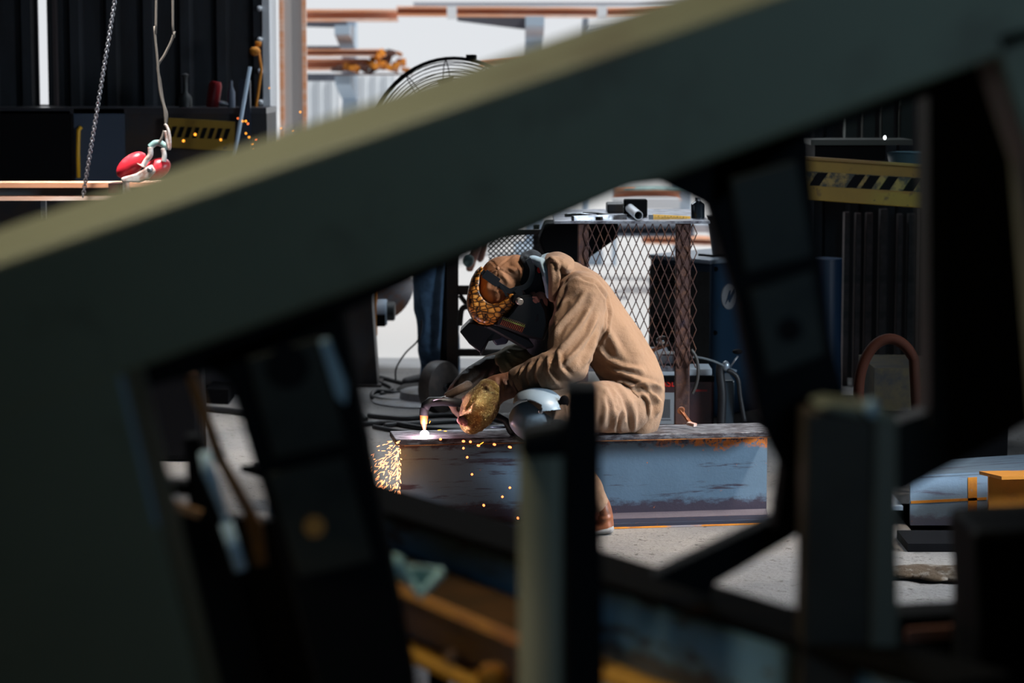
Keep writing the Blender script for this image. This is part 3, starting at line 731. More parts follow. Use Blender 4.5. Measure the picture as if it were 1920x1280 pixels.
# ============================================================ PERSON IN JEANS (behind, bending)
p2 = thing('person', (P(805, 0, 12.75).x, 12.75, 0), 'person in blue jeans and dark shoes bending over behind the caster cart', 'person')
YJ = 12.85
bd2 = MB()
bd2.loft([(812, 700, YJ, 14, .05), (812, 620, YJ, 18, .06), (806, 540, YJ, 22, .07), (808, 450, YJ, 28, .09), (825, 400, YJ, 32, .13), (860, 370, YJ, 34, .15), (905, 372, YJ, 30, .17), (925, 385, YJ, 14, .06)])
bd2.loft([(832, 700, YJ+.18, 14, .05), (832, 620, YJ+.18, 18, .06), (822, 540, YJ+.15, 22, .07), (820, 450, YJ+.1, 28, .09)])
bd2.ell(P(948, 402, YJ), (0.085, 0.085, 0.115))
bd2.loft([(905, 385, YJ-.16, 14, .045), (898, 440, YJ-.18, 11, .035), (886, 485, YJ-.2, 9, .03), (880, 505, YJ-.2, 9, .02)])
bd2.loft([(905, 385, YJ+.16, 14, .045), (905, 440, YJ+.18, 11, .035), (900, 485, YJ+.2, 9, .03)])
remeshed(bd2, 'body', M['skin'], p2, 0.014)
jn = MB()
jn.loft([(812, 703, YJ, 26, .085), (811, 672, YJ, 24, .08), (808, 620, YJ, 27, .085), (806, 560, YJ, 30, .09), (808, 500, YJ, 33, .11), (812, 440, YJ, 38, .13), (825, 395, YJ, 38, .16)])
jn.loft([(835, 703, YJ+.18, 26, .085), (834, 620, YJ+.18, 26, .085), (826, 540, YJ+.15, 30, .09), (820, 450, YJ+.08, 36, .12)])
remeshed(jn, 'jeans', M['denim'], p2, 0.012, amp=0.010, nscale=9, folds=[([(786, 655), (812, 662), (838, 655)], 5, 0.014), ([(786, 680), (812, 685), (838, 678)], 5, 0.014), ([(788, 540), (800, 600), (795, 640)], 6, 0.012)])
sh = MB(); sh.loft([(832, 398, YJ, 36, .16), (865, 368, YJ, 40, .18), (905, 370, YJ, 34, .2), (925, 382, YJ, 20, .1)]); sh.loft([(905, 385, YJ-.16, 19, .06), (897, 445, YJ-.18, 15, .05)]); sh.loft([(905, 385, YJ+.16, 19, .06), (903, 445, YJ+.18, 15, .05)])
remeshed(sh, 'shirt', M['hood'], p2, 0.014)
for dy, dx in ((-0.0, 0), (0.18, 24)):
    s_ = MB(); Yq = YJ+dy
    s_.loft([(822+dx, 711, Yq, 14, .05), (790+dx, 713, Yq, 13, .055), (760+dx, 716, Yq, 9, .05)]); s_.loft([(818+dx, 716, Yq, 12, .05), (818+dx, 690, Yq, 20, .06)])
    remeshed(s_, 'shoe', mat('dark_shoe', (0.05, 0.045, 0.05), 0.5), p2, 0.01)

# ============================================================ CART, CASTER, SECOND CAGE
CY = 12.0
ct = thing('welding_cart', (P(880, 0, CY).x, CY, 0), 'dark tube cart with mesh panel and caster behind the kneeling welder hat', 'cart')
gz = lambda py: P(0, py, CY).z
for a_, b_, d_ in ((836, 858, 0), (1010, 1024, 0), (1000, 1012, .6)):
    xa, xb = P(a_, 0, CY+d_).x, P(b_, 0, CY+d_).x
    MB().b(xa, xb, CY+d_, CY+d_+0.05, 0.05, gz(435)).build('post', M['darksteel'], ct, bevel=0.004)
for y0_, y1_ in ((430, 440), (536, 553), (655, 668)):
    MB().b(P(838, 0, CY).x, P(1020, 0, CY).x, CY+0.005, CY+0.04, gz(y1_), gz(y0_)).build('rail', M['darksteel'], ct)
MB().b(P(900, 0, CY).x, P(1020, 0, CY).x, CY, CY+0.6, gz(664), gz(657)).build('shelf', M['greymachine'], ct)
MB().cyl(P(862, 553, CY), P(905, 610, CY), 0.012).build('brace', M['darksteel'], ct)
mm = MB(); 
for k in range(-12, 30):
    for s_ in (-1, 1):
        x0_ = 905+k*10; pts = [(x0_, 440), (x0_+s_*95, 535)]
        q = []
        for t_ in np.linspace(0, 1, 40):
            X_ = pts[0][0]+(pts[1][0]-pts[0][0])*t_; Y_ = 440+95*t_
            if 914 <= X_ <= 1022: q.append((X_, Y_))
        if len(q) > 2: mm.tube([P(*q[0], CY-0.005), P(*q[-1], CY-0.005)], 0.0035, 5)
mm.build('mesh_panel', M['darksteel'], ct)
MB().tube(sp([(862, 610), (866, 580), (880, 575), (900, 578)], CY-0.1, 0), 0.014).build('bent_handle', M['darksteel'], ct, smooth=True)
# caster wheel
wc = P(824, 725, 11.9)
cs = thing('caster_wheel', (wc.x, 11.9, 0), 'dark solid caster wheel on the floor behind the cutting torch', 'wheel')
axd = Vector((0.8, -0.6, 0)).normalized()
rad = wc.z
MB().lathe(wc-axd*0.04, axd, [(0.02, 0), (rad*0.8, 0), (rad*0.97, 0.006), (rad, 0.02), (rad, 0.06), (rad*0.97, 0.074), (rad*0.8, 0.08), (0.02, 0.08)], 36).build('tyre', mat('worn_dark_wheel', (0.05, 0.042, 0.04), 0.5, c2=(0.09, 0.07, 0.06), scale=12), cs, smooth='auto')
MB().cyl(wc-axd*0.055, wc+axd*0.055, 0.018).build('axle', M['steel'], cs, smooth='auto')
MB().tube([wc+axd*0.05, wc+axd*0.05+Vector((0.06, 0, 0.03)), wc+axd*0.02+Vector((0.13, 0, -0.02)), wc+Vector((0.17, 0, -0.05))], 0.018, 8).build('fork', M['black'], cs, smooth=True)
# teal glove thing behind the hat
MB().ell(P(878, 488, 12.4), (0.03, 0.03, 0.035)).build('bottle', M['teal'], label='small teal bottle glimpsed behind the reptile leather hood', cat='bottle', smooth=True)

# ============================================================ HOSES AND PLUG ON THE FLOOR
def floor_hose(pts, r, label, cat='hose', m='rubber', name='floor_hose', grp=None):
    w_ = [G(a, b, r) for a, b in pts]; out = []
    for i in range(len(w_)-1):
        p0 = w_[max(0, i-1)]; p1 = w_[i]; p2_ = w_[i+1]; p3 = w_[min(len(w_)-1, i+2)]
        for q in range(8):
            t = q/8; out.append(0.5*((2*p1)+(p2_-p0)*t+(2*p0-5*p1+4*p2_-p3)*t*t+(3*p1-p0-3*p2_+p3)*t**3))
    out.append(w_[-1])
    return MB().tube(out, r, 8).build(name, M[m], label=label, cat=cat, smooth=True, group=grp)
floor_hose([(690, 779), (760, 784), (830, 778), (890, 782), (960, 790), (1040, 780)], 0.012, 'black hose running right from the yellow banded plug')
floor_hose([(560, 797), (640, 800), (720, 792), (800, 803), (900, 806), (1000, 800)], 0.013, 'black hose nearest the beam end passing under the torch')
floor_hose([(700, 800), (780, 812), (860, 808), (930, 798), (880, 790), (790, 793), (720, 797)], 0.011, 'looped black hose lying beyond the beam flange')
floor_hose([(705, 705), (740, 714), (770, 724), (745, 736), (705, 733), (700, 745), (745, 752), (800, 748)], 0.011, 'coiled black hose by the shoes in the doorway')
floor_hose([(700, 712), (735, 728), (715, 738), (760, 742)], 0.009, 'thin black cable loop between column and coiled hose', 'cable')
floor_hose([(360, 765), (410, 768), (450, 772), (520, 780)], 0.016, 'dark hose on the floor left of the slanted plate', 'hose')
floor_hose([(660, 868), (640, 880), (560, 862), (480, 872)], 0.010, 'dark hose partly hidden by the slanted hanger plate', 'hose')
MB().tube(sp([(742, 712), (743, 690), (760, 662), (782, 640), (789, 620), (790, 600)], 12.7, 0), 0.0045, 6).build('thin_cable', M['rubber'], label='thin black cable rising from the floor along the jeans', cat='cable', smooth=True)
pl = G(663, 784, 0.03)
pg = thing('power_plug', (pl.x, pl.y, 0), 'black round cable plug with a yellow band lying on the floor', 'plug')
d = (G(690, 781, 0.03)-G(640, 776, 0.03)).normalized()
MB().lathe(pl-d*0.065+Vector((0, 0, 0.0)), d, [(0, 0), (0.024, 0), (0.029, 0.01), (0.029, 0.11), (0.02, 0.125), (0.012, 0.14), (0, 0.14)]).build('shell', M['rubber'], pg, smooth='auto')
MB().lathe(pl-d*0.035, d, [(0.0295, 0), (0.031, 0.002), (0.031, 0.02), (0.0295, 0.022)]).build('yellow_band', M['tapeyellow'], pg, smooth=True)

# ============================================================ WORK TABLE WITH MESH CAGE
TY = 10.25; TD = 0.85
tz = P(0, 414, TY).z
tb = thing('work_table', (P(1190, 0, TY).x, TY+TD/2, 0), 'steel work table with expanded mesh cage behind the crouching welder', 'table')
xl, xr = P(1040, 0, TY).x, P(1336, 0, TY).x
MB().b(xl, xr, TY, TY+TD, tz-0.012, tz).build('tabletop', mat('worn_table_steel', (0.42, 0.45, 0.52), 0.35, 0.5, c2=(0.12, 0.12, 0.15), scale=16, bump=0.3), tb, bevel=0.002)
for a_, b_, d_ in ((1085, 1106, 0.02), (1272, 1300, 0.02), (1096, 1112, TD-0.1), (1294, 1311, TD-0.1)):
    xa, xb = P(a_, 0, TY).x, P(b_, 0, TY).x
    MB().b(xa, xb, TY+d_, TY+d_+0.06, 0, tz-0.012).build('leg', M['rustbrown'], tb, bevel=0.005)
ms = MB(); pit = 7.6/FPX*TY; hh = 18.2/FPX*TY
xx0 = P(1104, 0, TY).x; zt = P(0, 420, TY).z; n_z = 15
for c_ in range(14):
    for s_ in (-1, 1):
        pts = []
        for k in range(n_z+1):
            x_ = xx0+pit*(2*c_+s_*(k % 2)); pts.append(Vector((x_, TY+0.012+0.004*((k) % 2), zt-hh*k)))
        ms.tube(pts, 0.0024, 4)
ms.build('mesh_screen', M['rustbrown'], tb)
shz = P(0, 698, TY).z
MB().b(P(1100, 0, TY).x, P(1276, 0, TY).x, TY+0.03, TY+TD-0.1, shz, P(0, 688, TY).z).build('shelf', mat('grey_shelf_steel', (0.13, 0.14, 0.17), 0.4, 0.3), tb, bevel=0.003)
# things on the shelf
sz = P(0, 688, TY).z
cl = thing('clamp_tool', (P(1255, 0, TY).x, TY+0.12, sz), 'small chrome clamp lying on the cage shelf behind the mesh', 'clamp')
MB().b(P(1225, 0, TY).x, P(1277, 0, TY).x, TY+0.08, TY+0.2, sz, sz+0.045).build('block', mat('bright_tool_steel', (0.6, 0.65, 0.7), 0.25, 0.6), cl, bevel=0.006)
MB().cyl((P(1222, 0, TY).x, TY+0.12, sz+0.05), (P(1262, 0, TY).x, TY+0.12, sz+0.085), 0.008).build('screw', M['copper'] if False else M['rustlight'], cl, smooth=True)
MB().ell((P(1250, 0, TY).x, TY+0.11, sz+0.1), (0.028, 0.02, 0.022)).build('knob', mat('chrome', (0.8, 0.75, 0.72), 0.12, 1.0), cl, smooth=True)
# pipe joint on table
TZ = tz
sk = thing('steel_block', (P(1195, 0, TY).x, TY+0.3, TZ), 'black square steel block on the table behind the open pipe', 'block')
a = P(1172, 0, TY+0.3).x; b = P(1216, 0, TY+0.3).x
MB().b(a, b, TY+0.28, TY+0.36, TZ, TZ+0.075).build('block', M['black'], sk, bevel=0.006)
c1_ = Vector((P(1199, 0, TY+0.05).x, TY+0.03, TZ+0.021)); c0_ = c1_+Vector((-0.03, 0.3, 0.02))
MB().lathe(c0_, c1_-c0_, [(0.0, 0), (0.02, 0), (0.02, (c1_-c0_).length), (0.0165, (c1_-c0_).length), (0.016, 0.06), (0, 0.05)]).build('pipe_piece', mat('bright_pipe', (0.7, 0.74, 0.8), 0.3, 0.5), label='short bright steel pipe with its open end toward the camera', cat='pipe', smooth='auto')
tp = thing('tape_measure', (P(1260, 0, TY).x, TY+0.1, TZ), 'yellow tape measure blade lying out along the table front', 'tape measure')
MB().prism([(P(1228, 0, TY).x, TY+0.07, TZ+0.001), (P(1302, 0, TY).x, TY+0.12, TZ+0.001), (P(1302, 0, TY).x, TY+0.124, TZ+0.012), (P(1228, 0, TY).x, TY+0.074, TZ+0.024)], (0, 0.002, 0)).build('blade', M['tapeyellow'], tp)
mk = MB()
for i in range(22):
    f = i/22; x_ = P(1232+68*f, 0, TY).x; y_ = TY+0.0685+0.05*f; h_ = 0.02*(1-f)+0.01
    mk.b(x_, x_+0.0012, y_-0.002, y_, TZ+0.002+0.001, TZ+0.002+h_*(0.35 if i % 2 else 0.55))
mk.build('graduation_marks', M['black'], tp)
for i, t_ in enumerate('12345'):
    text(t_, (P(1240+i*12, 0, TY).x, TY+0.069+i*0.008, TZ+0.015-i*0.0015), 0.012-i*0.001, None, M['black'], tp, 'numeral')
MB().box((P(1225, 0, TY).x, TY+0.07, TZ+0.012), (0.02, 0.01, 0.02)).build('hook_end', M['steel'], tp)
for i, (x0_, y0_, x1_, y1_, r_, nm, lb, ct_) in enumerate([
    (1075, 0.02, 1175, 0.14, .010, 'angle_iron', 'pale angle iron strip lying at the table front edge', 'angle iron'),
    (1060, 0.30, 1120, 0.20, .008, 'steel_rod', 'thin steel rod on the table left of the block', 'rod'),
    (1095, 0.45, 1150, 0.25, .006, 'cable_piece', 'short black curved cable across the table', 'cable'),
    (1085, 0.12, 1130, 0.05, .007, 'chisel', 'small dark chisel lying by the angle iron', 'chisel')]):
    pa_ = Vector((P(x0_, 0, TY+y0_).x, TY+y0_, TZ+r_)); pb_ = Vector((P(x1_, 0, TY+y1_).x, TY+y1_, TZ+r_))
    (MB().bar(pa_, pb_, r_*2.5, r_*2) if i in (0, 3) else MB().tube([pa_, (pa_+pb_)/2+Vector((0, .03, 0.002)), pb_], r_, 8)).build(nm, [M['steel'], M['steel'], M['rubber'], M['darksteel']][i], label=lb, cat=ct_)
MB().b(P(1140, 0, TY+.6).x, P(1172, 0, TY+.6).x, TY+0.55, TY+0.75, TZ, TZ+0.04).build('dark_case', M['darksteel'], label='flat dark case at the back of the table top', cat='case', bevel=0.006)
jr = thing('paint_marker', (P(1312, 0, TY+.2).x, TY+0.2, TZ), 'dark jar with a bright glint at the table end', 'jar')
MB().lathe((P(1312, 0, TY+.2).x, TY+0.2, TZ), (0, 0, 1), [(0, 0), (0.03, 0), (0.03, 0.06), (0.012, 0.075), (0, 0.075)]).build('body', mat('glossy_dark_jar', (0.02, 0.03, 0.04), 0.08, 0.3), jr, smooth='auto')
MB().cyl((P(1312, 0, TY+.2).x, TY+0.2, TZ+.075), (P(1312, 0, TY+.2).x, TY+0.2, TZ+.09), 0.012).build('cap', M['steel'], jr, smooth='auto')
# dark hopper behind the cage, top left of the mesh
hp = MB().ppx([(1022, 418), (1160, 418), (1158, 446), (1098, 488), (1030, 500), (1010, 450)], 11.35, 0.3)
hp.b(P(1030, 0, 11.4).x, P(1085, 0, 11.4).x, 11.4, 11.6, 0, P(0, 480, 11.4).z)
hp.build('steel_hopper', M['black'], label='black sloping steel hopper behind the left of the mesh cage', cat='hopper', bevel=0.01)

# ============================================================ BLUE MACHINE CABINET
KY = 11.5
kc = P(1335, 700, KY)
kt = P(0, 487, KY).z
cab = thing('power_source_cabinet', (kc.x, KY+0.2, 0), 'tall blue and dark grey welding power cabinet right of the cage', 'machine')
c_a = Vector((P(1222, 0, 11.85).x, 11.85, 0)); c_b = Vector((P(1336, 0, 11.5).x, 11.5, 0)); c_c = Vector((P(1475, 0, 11.95).x, 11.95, 0)); c_d = c_a+(c_c-c_b)
MB().prism([c_a+Vector((0,0,.03)), c_b+Vector((0,0,.03)), c_c+Vector((0,0,.03)), c_d+Vector((0,0,.03))], (0, 0, kt-0.05)).build('housing', M['bluepaint'], cab, bevel=0.01)
n1 = (c_b-c_a); nn = Vector((n1.y, -n1.x, 0)).normalized()
MB().prism([c_a+nn*0.004+Vector((0,0,.06)), c_b+nn*0.004+Vector((0,0,.06)), c_b+nn*0.004+Vector((0,0,kt-.06)), c_a+nn*0.004+Vector((0,0,kt-.06))], nn*-0.004).build('side_panel', M['greymachine'], cab, label='dark grey side panel')
for blk, (z0_, z1_) in enumerate(((P(0, 545, 11.7).z, P(0, 500, 11.7).z), (P(0, 640, 11.7).z, P(0, 595, 11.7).z))):
    lv = MB()
    for cc in (0.12, 0.36):
        for k in range(9):
            z_ = z0_+(z1_-z0_)*k/8; q0 = c_a.lerp(c_b, cc)+nn*0.008; q1 = c_a.lerp(c_b, cc+0.18)+nn*0.008
            lv.bar(q0+Vector((0, 0, z_)), q1+Vector((0, 0, z_)), 0.012, 0.006)
    lv.build('louver_panel', M['black'], cab)
MB().prism([c_a+Vector((-.01,0,kt-.02)), c_b+Vector((0,-.015,kt-.02)), c_c+Vector((.01,0,kt-.02)), c_d+Vector((0,.01,kt-.02))], (0, 0, 0.02)).build('lid', mat('pale_cabinet_top', (0.25, 0.30, 0.36), 0.35), cab, bevel=0.004)
n2 = (c_c-c_b).normalized(); nf = Vector((n2.y, -n2.x, 0))
lc = c_b+n2*((P(1372, 0, 11.6).x-c_b.x)/n2.x)+Vector((0, 0, P(0, 556, 11.6).z))
lg = MB(); lg.prism([lc+nf*0.006+n2*0.062*math.cos(t*PI/16)+Vector((0, 0, 0.062*math.sin(t*PI/16))) for t in range(32)], nf*-0.006)
lo_ = lg.build('round_logo', mat('grey_white_decal', (0.22, 0.22, 0.23), 0.5), cab, label='pale round emblem')
lg2 = MB(); lg2.prism([lc+nf*0.009+n2*a_+Vector((0, 0, b_)) for a_, b_ in ((-0.035, -0.035), (0.0, 0.03), (0.012, 0.03), (0.0, 0.0), (0.04, 0.035), (0.045, 0.02), (0.0, -0.03), (-0.01, -0.012))], nf*-0.003)
lg2.build('emblem_mark', M['bluepaint'], lo_)
for py_ in (505, 625):
    MB().ell(c_b+n2*0.04+nf*0.004+Vector((0, 0, P(0, py_, 11.5).z)), (0.012, 0.006, 0.012)).build('knob', M['black'], cab, smooth=True)
bn = thing('dark_bucket', (P(1350, 0, 11.75).x, 11.75, kt), 'tall dark canister standing on top of the blue cabinet', 'canister')
MB().lathe((P(1358, 0, 11.75).x, 11.75, kt), (-0.05, 0, 1), [(0, 0), (0.045, 0), (0.06, 0.19), (0.065, 0.2), (0, 0.2)]).build('body', M['darksteel'], bn, smooth='auto')
MB().tube([Vector((P(1312, 0, 11.7).x, 11.66, kt+0.012)), Vector((P(1340, 0, 11.7).x, 11.66, kt+0.006)), Vector((P(1370, 0, 11.7).x, 11.66, kt+0.014))], 0.006).build('lever', M['black'], bn, smooth=True)

# ============================================================ RED WELDER BOX
WY = 10.75
xa, xb = P(1222, 0, WY).x, P(1346, 0, WY).x
wz = P(0, 697, WY).z
wd = thing('red_welder_box', ((xa+xb)/2, WY+0.3, 0), 'dark red portable welding set on the floor behind the cage leg', 'machine')
MB().b(xa, xb, WY, WY+0.22, 0.03, wz-0.02).build('case', M['redmachine'], wd, bevel=0.012)
MB().b(xa, xb, WY-0.01, WY+0.22, wz-0.045, wz-0.018).build('top_trim', M['black'], wd, bevel=0.004)
MB().b(P(1240, 0, WY).x, P(1342, 0, WY).x, WY+0.01, WY+0.2, wz-0.018, wz+0.012).build('pale_top_rail', mat('pale_rail', (0.5, 0.58, 0.65), 0.4), wd, label='pale blue grey rail on top', bevel=0.003)
text('ASL', (P(1258, 0, WY).x, WY-0.004, P(0, 719, WY).z), 0.042, None, mat('bright_red_letters', (0.8, 0.02, 0.01), 0.5), wd, 'red_lettering')
px_box(1236, 1266, 736, 795, WY-0.006, 0.006).build('data_plate', mat('grey_label', (0.30, 0.33, 0.36), 0.6), wd, label='grey printed data plate')
lt = MB()
for k in range(9): lt.b(P(1240+k*2.6, 0, WY).x, P(1240.8+k*2.6, 0, WY).x, WY-0.008, WY-0.006, P(0, 783, WY).z, P(0, 748, WY).z)
lt.b(P(1238, 0, WY).x, P(1264, 0, WY).x, WY-0.008, WY-0.006, P(0, 787, WY).z, P(0, 786, WY).z)
lt.build('printed_lines', M['black'], wd)
text('KDM', (P(1315, 0, WY).x, WY-0.004, P(0, 723, WY).z), 0.025, None, mat('black_letters', (0.01, 0.01, 0.01), 0.5), wd)
px_box(1303, 1326, 730, 734, WY-0.004, 0.004).build('red_underline', mat('dull_red_line', (0.25, 0.01, 0.01), 0.5), wd)
for k in range(3):
    MB().ell(P(1350+k*4-2, 722-k*0, WY-0.01), (0.009, 0.006, 0.02), n=8, m=6).build('white_decal', M['white'], wd) if k < 3 else None
MB().b(P(1362, 0, WY).x, P(1383, 0, WY).x, WY-0.06, WY+0.2, 0.02, wz-0.03).build('handle_frame', mat('navy_side_frame', (0.02, 0.035, 0.05), 0.4), wd, bevel=0.008)
MB().tube(sp([(1352, 800), (1354, 740), (1350, 700), (1352, 682)], WY-0.07, 0), 0.02, 10).build('cable_bundle', M['rubber'], wd, smooth=True)
MB().tube(sp([(1364, 694), (1376, 700), (1384, 712), (1388, 745), (1396, 790)], WY-0.09, 0), 0.011, 10).build('lead', M['rubber'], wd, smooth=True)
gt = thing('ball_lever', (P(1362, 0, WY).x, WY-0.08, P(0, 690, WY).z), 'black ball topped lever sticking up beside the red welding set', 'lever')
MB().ell(P(1361, 686, WY-0.08), (0.018, 0.018, 0.024)).build('pivot', mat('shiny_blue_steel', (0.35, 0.42, 0.5), 0.2, 0.6), gt, smooth=True)
MB().cyl(P(1369, 688, WY-0.08), P(1384, 667, WY-0.08), 0.004).build('shaft', M['steel'], gt, smooth=True)
MB().ell(P(1383, 659, WY-0.08), (0.024, 0.02, 0.012)).build('knob', M['black'], gt, smooth=True)
MB().cyl(P(1361, 692, WY-0.08), P(1380, 698, WY-0.08), 0.012).build('arm', mat('blue_grey_arm', (0.2, 0.26, 0.32), 0.3, 0.4), gt, smooth=True)
MB().tube(sp([(1298, 669), (1316, 671), (1338, 677), (1358, 686)], WY-0.09, 0), 0.005).build('grey_cable', mat('grey_cable', (0.15, 0.18, 0.2), 0.5), label='pale grey cable from the cage leg to the ball lever', cat='cable', smooth=True)
MB().tube(sp([(1296, 655), (1306, 672), (1309, 700), (1305, 722), (1298, 738)], TY-0.02, 0), 0.007).build('hanging_cable', mat('dull_cable', (0.05, 0.05, 0.05), 0.5), label='dull grey cable hanging in a bow beside the cage leg', cat='cable', smooth=True)

# ============================================================ RIGHT BACKGROUND
HY = 11.0
hz = thing('hazard_crossbeam', (P(1620, 0, HY).x, HY, P(1620, 380, HY).z), 'scratched yellow crossbeam with a black striped band at right', 'crossbeam')
MB().ppx([(1500, 296), (1742, 313), (1738, 391), (1490, 373)], HY, 0.06).build('beam_face', M['yellow'], hz, bevel=0.004)
MB().ppx([(1496, 293), (1744, 310), (1744, 314), (1496, 298)], HY-0.03, 0.12).build('top_lip', mat('dark_yellow_lip', (0.22, 0.12, 0.02), 0.5), hz)
MB().ppx([(1500, 320), (1742, 334), (1742, 361), (1500, 347)], HY-0.003, 0.004).build('striped_band', mat('dirty_yellow_band', (0.26, 0.17, 0.04), 0.55, c2=(0.025, 0.025, 0.015), scale=16, lo=0.42, hi=0.56), hz)
for x in (1522, 1592, 1620, 1654, 1698):
    q = (x-1500)*0.058
    MB().ppx([(x+12, 322+q), (x+31, 322.5+q), (x+14, 347+q), (x-5, 346+q)], HY-0.007, 0.004).build('black_stripe', M['black'], hz)
for x_ in (1500, 1738):   # posts that carry it
    MB().b(P(x_, 0, HY).x, P(x_+14, 0, HY).x, HY+0.06, HY+0.14, 0, P(0, 320, HY).z).build('post', M['black'], hz)
px_box(1520, 1712, 262, 272, 11.3, 0.3).build('wall_shelf', mat('dim_shelf', (0.06, 0.065, 0.055), 0.6), label='thin dark shelf above the yellow hazard crossbeam', cat='shelf')
px_box(1528, 1660, 272, 300, 11.35, 0.4).build('dark_equipment', M['black'], label='black equipment box tucked under the thin shelf', cat='equipment')
MB().lathe(P(1712, 312, 11.5), (0, 0, 1), [(0, 0), (0.11, 0), (0.125, 0.065), (0.12, 0.068), (0, 0.06)]).build('blue_tub', mat('dusty_blue_tub', (0.06, 0.16, 0.21), 0.5), label='dusty blue tub behind the end of the hazard crossbeam', cat='tub', smooth='auto')
MB().cyl(P(1547, 484, 11.8)-Vector((0, 0, P(0, 484, 11.8).z-0.01)), P(1547, 484, 11.8), 0.085).build('blue_barrel', mat('dark_blue_barrel', (0.008, 0.03, 0.07), 0.4), label='dark blue drum standing by the ribbed back wall', cat='barrel', smooth='auto')
pn = random.Random(5)
for i, x in enumerate((1590, 1612, 1632, 1658, 1692, 1712, 1736)):
    ww = (10, 10, 12, 14, 9, 14, 8)[i]
    MB().b(P(x, 0, 12.9).x, P(x+ww, 0, 12.9).x, 12.9, 12.96, 0, P(0, 392+pn.random()*10, 12.9).z).build('metal_strip', mat('dim_grey_slat', (0.075+0.03*pn.random(), 0.075, 0.075), 0.55, c2=(0.03, 0.03, 0.03), scale=6), label='dim grey upright metal strip, '+ORD[i]+' from the left under the hazard crossbeam', cat='metal strip', group='steel strips under the hazard crossbeam')
for i, x in enumerate((1586, 1620, 1655, 1690)):
    px_box(x, x+20, 180, 262, 12.7, 0.08).build('wall_rib', mat('green_grey_rib', (0.045, 0.062, 0.052), 0.55), label='dim green grey upright panel, '+ORD[i]+' from the left above the thin shelf', cat='panel', group='upright panels above the shelf')
MB().ell(P(1659, 258, 11.35), (0.0065, 0.0065, 0.0095)).build('indicator_light', emis('indicator', (0.9, 0.95, 1), 5), label='tiny white point of light above the thin shelf', cat='light', smooth=True)
rg = MB(); 
rgp = [P(1668+58*math.cos(t*PI/24), 735+100*math.sin(t*PI/24), 9.6) for t in range(22, 44)]
rgp = [Vector((rgp[0].x+0.02, 9.6, 0.03))]+rgp+[Vector((rgp[-1].x+.04, 9.62, 0.03))]
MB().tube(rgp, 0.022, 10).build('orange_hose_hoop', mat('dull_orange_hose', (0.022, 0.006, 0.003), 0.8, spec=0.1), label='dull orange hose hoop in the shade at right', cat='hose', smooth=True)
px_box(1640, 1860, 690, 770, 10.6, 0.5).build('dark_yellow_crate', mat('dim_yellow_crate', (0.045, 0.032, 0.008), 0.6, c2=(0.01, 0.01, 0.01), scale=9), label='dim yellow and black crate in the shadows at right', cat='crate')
MB().b(P(1600, 0, 10.6).x, P(1900, 0, 10.6).x, 10.5, 11.1, 0, P(0, 770, 10.6).z).build('dark_bench', M['black'], label='black low bench under the dim yellow crate', cat='bench')

# right hand stack of beams on the ground
def beamobj(name, a, b, H, bw, tf, tw, mweb, mfl, label, cat='steel beam', group=None, roll=0, webname='web'):
    """I-beam from a to b (base centre line), H high, flange width bw"""
    a = Vector(a); b = Vector(b); t = thing(name, a, label, cat, group)
    up = Vector((0, 0, 1)); d = (b-a).normalized(); r = d.cross(up).normalized(); u2 = r.cross(d).normalized()
    w_ = MB().bar(a+u2*H/2, b+u2*H/2, tw, H-2*tf+0.002, u2).build(webname, mweb, t)
    f1 = MB().bar(a+u2*(H-tf/2), b+u2*(H-tf/2), bw, tf, u2).build('top_flange', mfl, t, bevel=0.002)
    f2 = MB().bar(a+u2*tf/2, b+u2*tf/2, bw, tf, u2).build('bottom_flange', mfl, t, bevel=0.002)
    return t
RYb = 8.95
zt_ = P(0, 888, RYb).z; zb_ = P(0, 998, RYb).z
b3 = thing('steel_channel', (P(1800, 0, RYb).x, RYb, zb_), 'blue grey beam with an orange streaked side lying low at right', 'steel beam')
MB().ppx([(1707, 892), (2300, 862), (2300, 968), (1707, 998)], RYb, 0.02).build('web', M['web3'], b3)
MB().add([P(1707, 894, RYb), P(2300, 864, RYb), P(2300, 830, RYb+.6), P(1707, 868, RYb+.6)], [(0, 1, 2, 3)]).build('top_flange', M['steelblue'], b3, solid=0.012)
for (x0_, x1_, y0_, y1_, lb) in ((1708, 1850, 938, 943, 'orange rust line along the middle'), (1815, 1832, 895, 992, 'upright orange rust mark')):
    MB().ppx([(x0_, y0_+(1 if y1_-y0_ < 20 else 0)), (x1_, y0_-6 if y1_-y0_ < 20 else y0_-1), (x1_, y1_-6 if y1_-y0_ < 20 else y1_-1), (x0_, y1_+1)], RYb-0.0015, 0.002).build('rust_mark', M['rustorange'], b3, label=lb)
MB().b(P(1650, 0, 9).x, P(1707, 0, 9).x, 8.95, 9.3, P(0, 952, 9).z, P(0, 944, 9).z).build('end_plate', M['rackgrey'], b3)
b4 = thing('orange_beam', (P(1890, 0, 8.7).x, 8.7, P(0, 1000, 8.7).z), 'bright orange rusted I-beam end at the right edge of the frame', 'steel beam')
MB().ppx([(1854, 893), (2200, 884), (2200, 1005), (1854, 1008)], 8.74, 0.02).build('web', M['rustorange'], b4)
MB().add([P(1878, 896, 8.62), P(2200, 888, 8.62), P(2200, 878, 8.86), P(1836, 886, 8.86)], [(0, 1, 2, 3)]).build('top_flange', M['rustorange'], b4, solid=0.012)
MB().b(P(1854, 0, 8.7).x, P(2200, 0, 8.7).x, 8.62, 8.86, P(0, 1012, 8.7).z, P(0, 1005, 8.7).z).build('bottom_flange', M['rustorange'], b4)
